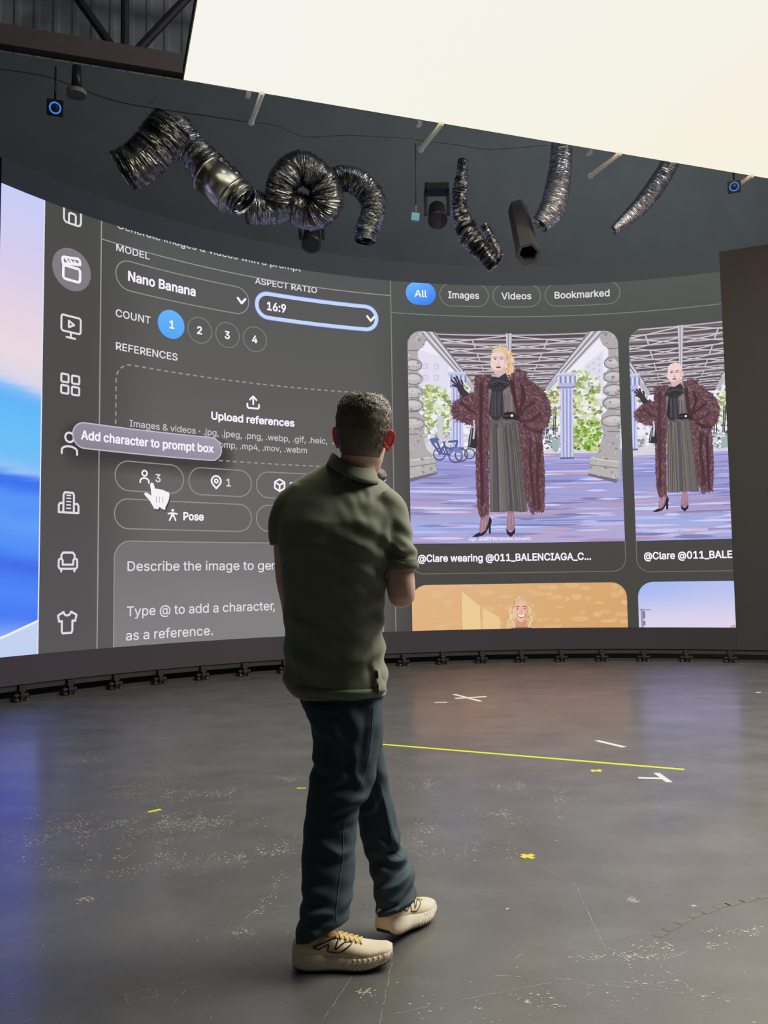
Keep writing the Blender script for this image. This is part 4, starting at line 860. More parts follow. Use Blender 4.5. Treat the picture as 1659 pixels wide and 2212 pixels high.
# roof truss
tm = mat('dark_truss_steel', (.030, .027, .027), .6, .1, .2, 10); brown = mat('brown_primed_steel', (.16, .12, .115), .6, 0, .2, 8)
tp = at(200, 112, 11.2); tr = tag(empty('roof_truss', (tp.x, tp.y, 0)), 'dark steel roof truss with brown bottom chord at upper left, beyond the glowing panel', 'truss')
def tl(u, z): return Vector((tp.x, tp.y, 0)) + U * u + Vector((0, 0, z))
zb = tp.z
bm = bmesh.new(); box(bm, tl(0, zb), 26, .16, .28, RB); build('bottom_chord', bm, brown, tr, smooth=False)
bm = bmesh.new(); box(bm, tl(0, zb + 2.1), 26, .16, .2, RB); build('top_chord', bm, tm, tr, smooth=False)
for k in range(-3, 4):
    u0 = .42 + k * 3.3
    bm = bmesh.new(); tube(bm, [(*tl(u0, zb), .055), (*tl(u0, zb + 2.1), .055)], 8); build('post', bm, tm, tr, smooth=False)
    for sg in (-1, 1):
        bm = bmesh.new(); tube(bm, [(*tl(u0 + sg * .15, zb + .1), .06), (*tl(u0 + sg * 1.6, zb + 2.05), .06)], 8); build('diagonal_brace', bm, tm, tr, smooth=False)
bm = bmesh.new(); box(bm, tl(0, zb / 2 - .1) + V * .05, 27, .06, zb - .2, RB); tag(build('wall_added_sheet', bm, mat('added_dark_sheet', (.15, .165, .172), .9, 0, .15, 2, spec=.1), smooth=False), kind='structure')  # added sheet: covers the ribbed wall so the gloom behind the ducts looks smooth
# ------------------------------------------------------------------ glowing overhead panel
PZ = 6.0
ca = atz(397, 172, PZ); cb = atz(1659, 385, PZ); cc = atz(428, 0, PZ)
ux = (cb - ca).normalized(); vx = Vector((ux.y, -ux.x, 0))         # along the far edge, and back towards the viewer
PL, PD = 9.0, PANEL_D
panel = tag(empty('ceiling_light_panel', tuple(ca)), 'huge glowing cream overhead light panel', 'light panel')
pm = bpy.data.materials.new('glowing_panel'); pm.use_nodes = True; nt = pm.node_tree
for n in list(nt.nodes): nt.nodes.remove(n)
o_ = nt.nodes.new('ShaderNodeOutputMaterial'); e_ = nt.nodes.new('ShaderNodeEmission'); a_ = nt.nodes.new('ShaderNodeAttribute'); a_.attribute_name = 'Col'
nt.links.new(a_.outputs['Color'], e_.inputs['Color']); nt.links.new(e_.outputs[0], o_.inputs[0]); e_.inputs['Strength'].default_value = 1.0
vs = []; fs = []; cs = []; nu, nv = 18, 10
for j in range(nv + 1):
    for i in range(nu + 1):
        u, v = i / nu, j / nv; q = ca + ux * (PL * u) + vx * (PD * v); vs.append(tuple(q))
        c = mixc((245, 245, 237), (244, 243, 232), min(1, u * 2.2)); c = mixc(c, (250, 240, 226), sstep(.42, .62, u - v * .10)); c = mixc(c, (247, 244, 224), .35 * sstep(.25, 0, v) * sstep(.1, .4, u)); cs.append(rgb(*c))
for j in range(nv):
    for i in range(nu): k = j * (nu + 1) + i; fs.append((k, k + nu + 1, k + nu + 2, k + 1))
mesh_from('glowing_face', vs, fs, pm, panel, cols=cs)
bm = bmesh.new(); RP = Matrix(((ux.x, vx.x, 0, 0), (ux.y, vx.y, 0, 0), (0, 0, 1, 0), (0, 0, 0, 1)))
box(bm, ca + ux * PL / 2 + vx * PD / 2 + Vector((0, 0, .07)), PL + .02, PD + .02, .12, RP)
build('panel_housing', bm, dark, panel, smooth=False)
alu = mat('pale_plastic_tube', (.80, .80, .82), .35, 0, .06, 30)
for (x0, y0, x1, y1) in ((567, 200, 543, 263), (955, 266, 910, 322), (1340, 331, 1277, 379), (1626, 379, 1583, 406)):
    a = atz(x0, y0, PZ - .03); b_ = atz(x1, y1, PZ - .03)
    d = (b_ - a).normalized(); a = a + d * .01
    bm = bmesh.new(); tube(bm, [(*a, .026), (*b_, .026), (*(b_ + d * .004), .034), (*(b_ + d * .03), .034)], 14); build('support_rod', bm, alu, panel)
# small clips under the edge
for (x, y) in ((537, 201), (907, 265), (1276, 327)):
    q = atz(x, y, PZ + .01); bm = bmesh.new(); box(bm, q - vx * .03, .05, .08, .04, RP, .008); build('edge_clip', bm, alu, panel, smooth=False)

# ------------------------------------------------------------------ crumpled silver air hoses above and behind the wall
def foil_mat(name, base, rough, dark_):
    m = mat(name, base, rough, 1.0, .45, 16, .5, 60); return m
foil = foil_mat('crumpled_foil', (.36, .36, .37), .24, 0)
foil2 = foil_mat('bright_foil', (.52, .52, .56), .30, 0)
def hose(name, label, pts, Y, m=None, ring=110, amp=.10, n=40, k=None, parts=None, hang=True, seed=0):
    """pts: (px, py, radius px, dY)"""
    path = []
    for q in pts:
        p3 = at(q[0], q[1], Y + (q[3] if len(q) > 3 else 0)); path.append((p3.x, p3.y, p3.z, q[2] / F * (Y + (q[3] if len(q) > 3 else 0))))
    L = sum((Vector(a[:3]) - Vector(b[:3])).length for a, b in zip(path, path[1:])); K = int(L * ring) + 8
    path = resamp(path, K); bm = bmesh.new(); rings = []; prev = None
    P = [Vector(q[:3]) for q in path]
    for i, q in enumerate(P):
        t = (P[min(i + 1, K - 1)] - P[max(i - 1, 0)]).normalized()
        if prev is None: u = t.cross(Vector((.2, 1, .1))).normalized()
        else: u = (prev - t * prev.dot(t)).normalized()
        prev = u; v = t.cross(u); r = path[i][3]
        ring_ = []
        for a in range(n):
            th = 2 * PI * a / n; dr = u * math.cos(th) + v * math.sin(th)
            f = 1 + amp * ((.35 if i % 2 else -.35) + .9 * noise.noise(Vector((q.x * 5 + seed, q.z * 5, th * 1.2))) + 1.0 * noise.noise(Vector((i * .83, th * .9, seed))))
            ring_.append(q + dr * r * f + dr * (r * random.uniform(-.016, .016)))
        rings.append(ring_)
    loft(bm, rings, cap=False)
    o = build(name, bm, m or foil, None, smooth=False); tag(o, label, 'duct', 'silver air hoses hanging above the video wall'); return o
hose('flexible_duct', 'short dark silver duct hanging down left, leftmost above the video wall', [(372, 268, 46), (345, 305, 48), (310, 345, 48), (262, 372, 48)], 8.3, seed=1)
hose('flexible_duct', 'silver duct slanting right, with a smooth pipe section near its lower end', [(378, 276, 34), (412, 322, 36), (455, 366, 38), (488, 398, 38), (528, 438, 36)], 9.0, seed=2)
hose('flexible_duct', 'coiled silver duct looping in an S above the wall', [(540, 446, 36), (580, 452, 34), (628, 442, 34, .1), (676, 462, 36, .1), (706, 434, 38, 0), (690, 386, 36, -.1), (646, 362, 36, -.2), (612, 392, 34, -.2), (600, 436, 32, -.1)], 9.55, seed=3)
hose('flexible_duct', 'bent silver duct whose open end points straight down', [(700, 424, 28), (722, 392, 28), (760, 388, 28), (800, 420, 28), (806, 458, 26), (792, 496, 25), (788, 522, 24)], 10.1, seed=4)
hose('flexible_duct', 'narrow crumpled silver duct reaching down to the wall top near the middle', [(1001, 345, 10), (996, 400, 14), (992, 450, 16), (1008, 500, 20), (1040, 540, 20), (1072, 572, 18)], 9.9, amp=.3, seed=5)
hose('flexible_duct', 'wide bright duct hanging vertically beneath the glowing panel edge', [(1214, 300, 23), (1212, 350, 24), (1203, 410, 27), (1190, 455, 27), (1166, 486, 20)], 10.1, foil2, amp=.06, seed=6)
hose('flexible_duct', 'slanting bright duct under the panel edge, rightmost of the silver ducts', [(1448, 350, 20), (1428, 385, 20), (1400, 425, 20), (1366, 462, 17), (1325, 498, 10)], 10.5, foil2, amp=.07, seed=7)
hose('flexible_duct', 'faint hanging strip of foil between the narrow duct and the grey pipe', [(1046, 486, 9), (1062, 520, 10), (1080, 555, 10)], 10.2, amp=.3, seed=9)
# smooth pipe section of the second hose
sp = [o for o in C.objects if 'smooth pipe section' in (o.get('label') or '')][0]
a, b_ = at(446, 374, 8.92), at(504, 424, 8.92); bm = bmesh.new(); tube(bm, [(*a, .205), (*b_, .205)], 28); tube(bm, [(*a, .215), (*(a + (b_ - a) * .06), .215)], 28); tube(bm, [(*(b_ + (a - b_) * .06), .215), (*b_, .215)], 28)
build('pipe_section', bm, mat('galvanised_pipe', (.5, .48, .42), .28, 1, .2, 6), sp)
# grey pipe with hexagonal opening
gp = mat('grey_pipe', (.07, .068, .07), .5, .3, .3, 8); bm = bmesh.new()
a, b_ = at(1118, 450, 10.75), at(1140, 545, 9.9); r = 26 / F * 9.9
d = (b_ - a).normalized(); u = d.cross(Vector((0, 1, 0))).normalized(); v = d.cross(u); n_ = 6
ro = [[q + u * (rr_ * math.cos(2 * PI * i / n_ + .3)) + v * (rr_ * math.sin(2 * PI * i / n_ + .3)) for i in range(n_)] for q, rr_ in ((a, r * .9), (b_, r), (b_, r * 1.08), (b_ + d * .05, r * 1.08), (b_ + d * .05, r * .80), (a, r * .7))]
loft(bm, ro, cap=False)
tag(build('grey_pipe', bm, gp, smooth=False), 'grey pipe with open hexagonal end above the wall', 'pipe')
# ------------------------------------------------------------------ small things among the rigging
blue = emis('blue_glow', (.05, .22, .95), 1.3); blackp = mat('black_plastic', (.02, .02, .022), .4, 0, .2, 30)
def ringlight(px, py, Y, r, label, tilt):
    q = at(px, py, Y); o = tag(empty('ring_camera', tuple(q)), label, 'tracking camera'); d = (Vector((0, 0, CAMZ)) - q).normalized(); R = d.to_track_quat('Z', 'Y').to_matrix().to_4x4()
    bm = bmesh.new(); box(bm, q - d * .06, r * 2.9, r * 2.9, .12, R, .01); build('housing', bm, blackp, o, smooth=False)
    bm = bmesh.new(); tubep = []
    for i in range(36):
        t = 2 * PI * i / 36; box(bm, q + R.to_3x3() @ Vector((r * math.cos(t), r * math.sin(t), .006)), r * .12, r * .12, .01, R)
        t += PI / 36; box(bm, q + R.to_3x3() @ Vector((r * .82 * math.cos(t), r * .82 * math.sin(t), .006)), r * .10, r * .10, .01, R)
    rings = [[q + R.to_3x3() @ Vector((rr_ * math.cos(2 * PI * i / 32), rr_ * math.sin(2 * PI * i / 32), h)) for i in range(32)] for rr_, h in ((r * 1.02, .002), (r * 1.02, .008), (r * .9, .008), (r * .9, .002))]
    loft(bm, rings, cap=False); build('glowing_ring', bm, blue, o, smooth=False)
    bm = bmesh.new(); ellips(bm, q, r * .55, r * .55, .02, R); build('lens', bm, blackp, o)
    bm = bmesh.new(); tube(bm, [(*(q - d * .1), .012), (*(q - d * .1 + Vector((0, 0, .5))), .012)], 8); build('mount_arm', bm, blackp, o)
ringlight(119, 233, 9.4, .062, 'small black camera with glowing blue ring at far left', 0)
ringlight(1586, 403, 10.0, .052, 'small black camera with blue ring, right under the panel edge', 0)
q = at(165, 206, 9.5); o = tag(empty('ceiling_speaker', tuple(q)), 'round grey disc speaker right of the blue ringed camera', 'speaker')
bm = bmesh.new(); tube(bm, [(*q, .112), (*(q + Vector((0, 0, .05))), .112)], 32); build('grille', bm, mat('grey_speaker_cloth', (.30, .28, .26), .8, 0, .2, 80), o, smooth=False)
bm = bmesh.new(); tube(bm, [(*(q + Vector((0, 0, .05))), .06), (*(q + Vector((0, 0, .35))), .05)], 20); build('can', bm, blackp, o)
q = at(897, 470, 9.6); o = tag(empty('sensor_box', tuple(q)), 'small pale blue box hanging left of the narrow duct', 'sensor')
bm = bmesh.new(); box(bm, q, .095, .06, .095, Matrix.Rotation(.12, 4, 'Y'), .008); build('case', bm, mat('blue_box', (.12, .30, .48), .5, 0, .15, 20), o, smooth=False)
bm = bmesh.new(); box(bm, q + Vector((.01, 0, .095)), .025, .025, .10, None, .004); build('bracket', bm, gp, o, smooth=False)
bm = bmesh.new(); tube(bm, [(*(q + Vector((.01, .02, .14))), .006), (*(q + Vector((.02, .02, .9))), .006)], 6); build('hanging_cable', bm, blackp, o)
for px, py, lab in ((948, 432, 'dark moving head stage light between blue box and narrow duct'), (668, 486, 'dark stage light under the coiled duct, just above the wall')):
    q = at(px, py, 9.9); o = tag(empty('stage_light', tuple(q)), lab, 'stage light'); q = q + Vector((0, .35, 0))
    bm = bmesh.new(); box(bm, q + Vector((0, 0, .30)), .30, .22, .10, None, .02); build('base', bm, blackp, o, smooth=False)
    for sx in (-.14, .14):
        bm = bmesh.new(); box(bm, q + Vector((sx, 0, .12)), .04, .10, .30, None, .01); build('yoke_arm', bm, blackp, o, smooth=False)
    bm = bmesh.new(); tube(bm, [(*(q + Vector((0, .05, .08))), .10), (*(q + Vector((0, -.06, -.10))), .115), (*(q + Vector((0, -.09, -.15))), .12), (*(q + Vector((0, -.092, -.152))), .09)], 20); build('lamp_head', bm, blackp, o)
def conduit(label, pts, r, Y, m=steel):
    bm = bmesh.new(); r *= .55; path = [(*at(x, y, Y), r) for x, y in pts]; tube(bm, path, 8, k=len(pts) * 6); tag(build('conduit_pipe', bm, m), label, 'conduit')
cm = mat('grey_conduit', (.20, .20, .21), .5, .4, .2, 20)
conduit('thin straight grey conduit from far left towards the first support rod', [(-40, 145), (100, 165), (250, 218), (420, 246), (545, 264)], .016, 10.0, cm)
conduit('thin sagging dark cable below the first support rod', [(545, 264), (600, 272), (660, 295), (760, 292), (900, 300)], .010, 10.0, cm)
conduit('thin horizontal conduit behind the narrow duct', [(900, 302), (985, 312), (1060, 322), (1190, 312)], .012, 9.7, cm)
# hook loop above the left ducts
q = at(334, 236, 10.0); bm = bmesh.new(); tube(bm, [(*(q + Vector((.10 * math.sin(a * .3), 0, .09 * math.cos(a * .3)))), .008) for a in range(13, 22)], 8, k=24); tag(build('cable_loop', bm, cm), 'thin curved cable loop above the two left ducts', 'cable')

# ------------------------------------------------------------------ tape marks and flecks on the floor
white_t = mat('white_tape', (.80, .76, .66), .7, 0, .12, 30); neon = mat('neon_yellow_tape', (.80, .95, .0), .55, 0, .05, 12); yel = mat('yellow_tape', (.85, .72, .02), .6, 0, .15, 40)
nb = neon.node_tree.nodes['Principled BSDF']; nb.inputs['Emission Color'].default_value = (.55, .80, .0, 1); nb.inputs['Emission Strength'].default_value = .34     # glow added to brighten the fluorescent tape
worn = mat('worn_grey_tape', (.085, .085, .078), .8, 0, .4, 30)
def fp(x, y): return atz(x, y, 0)
def tape_bm(bm, a, b_, w, z=.0012, jag=.15):
    d = (b_ - a); L = d.length; d.normalize(); n_ = Vector((-d.y, d.x, 0)); n = max(2, int(L / .08)); lo = []; hi = []
    for i in range(n + 1):
        p_ = a + d * (L * i / n); k = w / 2 * (1 + random.uniform(-jag, jag) * .3); p_ = Vector((p_.x, p_.y, 0))
        lo.append((bm.verts.new(p_ - n_ * k + Vector((0, 0, z))), bm.verts.new(p_ - n_ * k))); hi.append((bm.verts.new(p_ + n_ * k + Vector((0, 0, z))), bm.verts.new(p_ + n_ * k)))
    for i in range(n):
        bm.faces.new((lo[i][0], lo[i + 1][0], hi[i + 1][0], hi[i][0])); bm.faces.new((lo[i][1], lo[i + 1][1], lo[i + 1][0], lo[i][0])); bm.faces.new((hi[i][0], hi[i + 1][0], hi[i + 1][1], hi[i][1]))
    bm.faces.new((lo[0][1], lo[0][0], hi[0][0], hi[0][1])); bm.faces.new((lo[n][1], hi[n][1], hi[n][0], lo[n][0]))
def tape(name, label, segs, w, m, cat_='tape', group=None):
    if len(segs) == 1:
        x0, y0, x1, y1 = segs[0]; bm = bmesh.new(); tape_bm(bm, fp(x0, y0), fp(x1, y1), w); return tag(build(name, bm, m, smooth=False), label, cat_, group)
    x0, y0, x1, y1 = segs[0]; c = (fp(x0, y0) + fp(x1, y1)) / 2
    o = tag(empty(name, (c.x, c.y, 0)), label, cat_, group)
    for i, (x0, y0, x1, y1) in enumerate(segs):
        bm = bmesh.new(); tape_bm(bm, fp(x0, y0), fp(x1, y1), w, .0012 + .0012 * i); build('tape_strip', bm, m, o, smooth=False)
    return o
tape('tape_line', 'long neon yellow tape line running right from behind the man', [(760, 1602.5, 1478, 1662.5)], .030, neon)
tape('tape_cross', 'cream tape cross on the floor between man and wall', [(981, 1500, 1038, 1515), (983, 1509, 1050, 1505)], .045, white_t, 'tape mark')
tape('tape_dash', 'short cream tape dash left of the cream cross', [(939, 1517.5, 966, 1517)], .026, white_t)
tape('tape_strip', 'slanted cream tape strip behind the neon yellow line', [(1289, 1600, 1348, 1614)], .042, white_t)
tape('tape_tee', 'cream T shaped tape mark below the right end of the neon line', [(1418, 1670, 1446, 1690), (1379, 1681, 1428, 1682.5)], .036, white_t, 'tape mark')
tape('tape_cross', 'tiny yellow tape cross just below the neon line', [(1277, 1663.5, 1298, 1667), (1277, 1667, 1298, 1663.5)], .02, yel, 'tape mark')
tape('tape_cross', 'small yellow tape cross alone on bare floor, right of the trailing shoe', [(1128, 1846, 1152, 1854.5), (1127, 1853.5, 1152, 1847)], .022, yel, 'tape mark')
tape('tape_dash', 'small yellow tape dash just left of the man\'s knee', [(641, 1703, 661, 1702.5)], .017, yel)
tape('tape_dash', 'small yellow tape dash on scuffed floor, far left of the man', [(320, 1754.5, 347, 1748.5)], .022, yel)
tape('tape_dash', 'tiny white tape scrap at the right edge near the wall', [(1633, 1496, 1643, 1495.6)], .022, white_t)
o = tag(empty('tape_arc', tuple(fp(1550, 1965))), 'worn grey dashed tape curve at lower right', 'tape mark')
segs = [(1417, 2023, 1440, 2012), (1437, 2010, 1466, 1997), (1464, 1995, 1492, 1982), (1490, 1982, 1516, 1971), (1517, 1972, 1546, 1963), (1545, 1961, 1572, 1953), (1572, 1955, 1602, 1946), (1604, 1948, 1632, 1938), (1636, 1940, 1675, 1930), (1678, 1932, 1710, 1924)]
for s_ in segs:
    bm = bmesh.new(); tape_bm(bm, fp(*s_[:2]), fp(*s_[2:]), .030, .0008); build('tape_segment', bm, worn, o, smooth=False)
# loose flecks of paint, scratches and dust: nobody could count them
bm = bmesh.new(); random.seed(21)
def chip(x, y, r, ang=None, asp=1.0):
    n = random.choice((3, 4, 5)); a0 = random.random() * 6; ang = random.random() * PI if ang is None else ang; ca_, sa_ = math.cos(ang), math.sin(ang); vs_ = []
    for i in range(n):
        t = a0 + 2 * PI * i / n; rr_ = r * random.uniform(.6, 1.2); px, py = rr_ * math.cos(t) * asp, rr_ * math.sin(t); vs_.append(bm.verts.new((x + px * ca_ - py * sa_, y + px * sa_ + py * ca_, random.uniform(.0004, .0009))))
    bm.faces.new(vs_)
clusters = [  # px, py, spread px, spread py, count
    (300, 1690, 90, 18, 260), (250, 1775, 110, 16, 420), (420, 1775, 90, 14, 420), (380, 1720, 90, 12, 260), (500, 1712, 40, 8, 150), (560, 1630, 30, 14, 60), (620, 1683, 24, 8, 90), (180, 1640, 40, 14, 110), (100, 1820, 80, 26, 300), (300, 1860, 120, 30, 330), (540, 1845, 60, 16, 230), (100, 1760, 24, 10, 60), (200, 1650, 60, 20, 90), (340, 1800, 150, 40, 300),
    (600, 1850, 30, 30, 60), (580, 1920, 14, 40, 60), (1100, 1698, 30, 8, 110), (910, 1695, 30, 10, 110), (1080, 1760, 30, 10, 60), (1200, 1720, 40, 30, 130), (1060, 1770, 60, 16, 90), (920, 1810, 40, 30, 130), (1000, 1840, 90, 20, 90), (900, 1640, 60, 10, 40),
    (1370, 2065, 60, 8, 70), (1480, 2045, 70, 10, 100), (1600, 2010, 60, 8, 70), (1300, 2068, 50, 6, 40), (1366, 1944, 8, 5, 40), (510, 2015, 50, 12, 60), (190, 1943, 20, 6, 40), (1100, 2170, 200, 26, 90), (1450, 2130, 120, 40, 100)]
for cx_, cy_, sx_, sy_, n_ in clusters:
    c_ = fp(cx_, cy_); ex = (fp(cx_ + sx_, cy_) - c_).length; ey = (fp(cx_, cy_ + sy_) - fp(cx_, cy_ - sy_)).length / 2
    for _ in range(int(n_ * 1.9)):
        dx = random.gauss(0, ex * .7); dy = random.gauss(0, ey * .7)
        if noise.noise(Vector(((c_.x + dx) * 9, (c_.y + dy) * 4, 3))) < -.08: continue
        chip(c_.x + dx, c_.y + dy, random.choice((.0010, .0014, .0019, .0026, .0036)), 0.1 + random.gauss(0, .3), random.uniform(1, 2.2))
for _ in range(700):
    c_ = fp(random.uniform(-40, 1700), random.uniform(1560, 2240)); chip(c_.x, c_.y, random.choice((.0008, .001, .0014, .002, .0026)))
for (x0, y0, x1, y1, w_) in ((210, 1725, 290, 1708, 1), (320, 1706, 420, 1710, 1), (1052, 2106, 1125, 2110, 1.6), (1448, 2072, 1484, 2056, 1.2), (850, 2190, 1190, 2122, .8), (1260, 2126, 1310, 2131, .9), (1200, 2114, 1400, 2125, .6), (1310, 2128, 1659, 2165, .6), (608, 1812, 622, 1826, 1.3), (530, 1985, 565, 1955, 1), (270, 2148, 336, 2133, .6), (336, 2133, 340, 2152, .6), (340, 2152, 276, 2166, .6), (276, 2166, 270, 2148, .6), (1115, 2070, 1130, 2060, 1), (1240, 1905, 1310, 2055, .6), (600, 1957, 645, 1962, .9), (160, 1945, 205, 1938, 1.6), (370, 2175, 400, 2140, 1.2), (1175, 1875, 1210, 1895, .8), (700, 2200, 760, 2110, .5), (820, 2212, 850, 2060, .6)):
    a, b_ = fp(x0, y0), fp(x1, y1); d = b_ - a; nn = Vector((-d.y, d.x, 0)).normalized(); n = max(3, int(d.length / .02)); prev = None
    for i in range(n + 1):
        q = a + d * (i / n) + nn * .006 * noise.noise(Vector((i * .4, x0, 0))); w2 = .0008 * w_ * random.uniform(.3, 1.2); r = (bm.verts.new(q + nn * w2 + Vector((0, 0, .0006))), bm.verts.new(q - nn * w2 + Vector((0, 0, .0006))))
        if prev and random.random() < .85: bm.faces.new((prev[0], prev[1], r[1], r[0]))
        prev = r
for q in ((792, 2145, 22, 5), (1140, 2164, 6, 4), (1097, 1963, 4, 3), (1500, 1957, 8, 4)):
    c_ = fp(q[0], q[1]); 
    for _ in range(24): chip(c_.x + random.gauss(0, q[2] * .0006), c_.y + random.gauss(0, q[2] * .0005), random.uniform(.0015, .004), .9, 1.6)
tag(build('paint_flecks', bm, mat('pale_paint_flecks', (.36, .345, .31), .8, 0, .4, 60), smooth=False), 'pale flecks, scratches and dust scattered over the dark floor', 'debris', kind='stuff')
# ------------------------------------------------------------------ the man, seen from behind
random.seed(5)
MY = 2.76
def P(px, py, dy=0.0): return at(px, py, MY + dy)
def pr(px, dy=0.0): return px / F * (MY + dy)      # pixels to metres at that depth
man = tag(empty('person', (P(742, 2060).x, MY, 0)), 'man seen from behind in dark green polo shirt and jeans, holding a microphone', 'person')
XA, YA, ZA = Vector((1, 0, 0)), Vector((0, 1, 0)), Vector((0, 0, 1))
skin = mat('skin', SKIN_C, .5, 0, .10, 30, .15, 200)
skin.node_tree.nodes['Principled BSDF'].inputs['Subsurface Weight'].default_value = .25
skin.node_tree.nodes['Principled BSDF'].inputs['Subsurface Radius'].default_value = (.012, .004, .002)
ear_skin = mat('backlit_red_ear_skin', (.62, .13, .11), .5, 0, .10, 30)  # red of light shining through the ears is put into this colour
ear_skin.node_tree.nodes['Principled BSDF'].inputs['Subsurface Weight'].default_value = .5
ear_skin.node_tree.nodes['Principled BSDF'].inputs['Subsurface Radius'].default_value = (.02, .005, .003)

en = ear_skin.node_tree; eo = en.nodes['Material Output']; eb = en.nodes['Principled BSDF']; et = en.nodes.new('ShaderNodeBsdfTranslucent'); et.inputs['Color'].default_value = (1.0, .16, .14, 1)
ex = en.nodes.new('ShaderNodeMixShader'); ex.inputs[0].default_value = .26; en.links.new(eb.outputs[0], ex.inputs[1]); en.links.new(et.outputs[0], ex.inputs[2]); en.links.new(ex.outputs[0], eo.inputs['Surface'])
# ---- head frame: x right, y face, z up
HM = Matrix.Translation(P(785, 950, .02)) @ Matrix.Rotation(math.radians(-15), 4, 'Z') @ Matrix.Rotation(math.radians(5), 4, 'X') @ Matrix.Rotation(math.radians(6.5), 4, 'Y')
HROWS = [(-.122, .022, .075, .030), (-.112, .040, .086, .0), (-.09, .054, .090, -.045), (-.065, .064, .091, -.074), (-.03, .071, .092, -.094), (0, .0755, .092, -.106), (.03, .077, .091, -.110), (.06, .074, .084, -.107), (.085, .065, .067, -.094), (.105, .050, .044, -.072), (.118, .033, .018, -.050), (.125, .012, -.006, -.028)]
def hrow(z):
    t = HROWS
    if z <= t[0][0]: return t[0][1:]
    for a, b in zip(t, t[1:]):
        if z <= b[0]:
            u = (z - a[0]) / (b[0] - a[0]); return tuple(x + (y - x) * u for x, y in zip(a[1:], b[1:]))
    return t[-1][1:]
bm = bmesh.new()
loft(bm, [[HM @ q for q in ering(Vector((0, (yf + yb) / 2, z)), XA * rx, YA * ((yf - yb) / 2), 32, 2.15)] for z, rx, yf, yb in HROWS])
def hp(x, y, z): return HM @ Vector((x, y, z))
HR = HM.to_3x3().to_4x4()
ellips(bm, hp(0, .104, -.022), .013, .018, .014, HR); tube(bm, [(*hp(0, .088, .03), .008), (*hp(0, .098, .0), .010), (*hp(0, .108, -.02), .013)], 12)    # nose
for sx in (-1, 1):
    ellips(bm, hp(sx * .012, .096, -.026), .008, .012, .008, HR); ellips(bm, hp(sx * .038, .064, -.022), .024, .018, .022, HR)      # nostrils, cheeks
    ellips(bm, hp(sx * .030, .086, .024), .024, .010, .008, HR); ellips(bm, hp(sx * .031, .081, .006), .013, .011, .009, HR)        # brows, eyes
    ellips(bm, hp(sx * .040, .03, -.084), .014, .032, .020, HR)                                                                      # jaw corners
ellips(bm, hp(0, .089, -.060), .024, .010, .006, HR); ellips(bm, hp(0, .088, -.070), .021, .010, .007, HR); ellips(bm, hp(0, .082, -.104), .024, .016, .016, HR)
# neck
tube(bm, [(*hp(0, -.018, -.03), .060), (*P(776, 985, .02), .060), (*P(770, 1015, .03), .062), (*P(762, 1045, .055), .066), (*P(752, 1085, .06), .07)], 24, k=14)
# trunk core and legs under the clothes
def trow(y, xl, xr, d, c=0.0): return ering((P(xl, y, c) + P(xr, y, c)) / 2, XA * (pr(xr - xl) / 2), YA * d, 28, 2.3)
loft(bm, [trow(1075, 646, 824, .06, .05), trow(1110, 630, 838, .075, .04), trow(1200, 640, 815, .085, .03), trow(1330, 648, 802, .075, .04), trow(1450, 654, 806, .08, .04), trow(1540, 684, 804, .07, .04), trow(1580, 700, 794, .066, .035)])
NL = [(755, 1520, .03, .058), (750, 1640, .0, .066), (738, 1720, -.02, .058), (712, 1800, -.02, .055), (704, 1900, -.05, .045), (694, 2005, -.08, .036)]
FL = [(760, 1520, .06, .055), (784, 1640, .13, .058), (804, 1700, .16, .05), (822, 1780, .17, .052), (842, 1880, .145, .042), (852, 1935, .12, .036)]
for L_ in (NL, FL): tube(bm, [(*P(a, b_, c), r) for a, b_, c, r in L_], 18, k=26)
# feet cores (inside the shoes)
# arms
LA = [(640, 1085, .02, .060), (622, 1130, .02, .050), (622, 1190, .02, .046), (625, 1250, .03, .044), (633, 1300, .05, .040), (640, 1350, .09, .039), (646, 1400, .14, .031), (648, 1425, .16, .027)]
RA = [(834, 1095, .0, .054), (850, 1140, -.01, .047), (860, 1200, -.02, .043), (866, 1255, -.02, .045), (868, 1286, .0, .043), (862, 1262, .06, .043), (852, 1200, .14, .038), (842, 1140, .20, .031), (836, 1108, .225, .027)]
for A_ in (LA, RA): tube(bm, [(*P(a, b_, c), r) for a, b_, c, r in A_], 18, k=30)
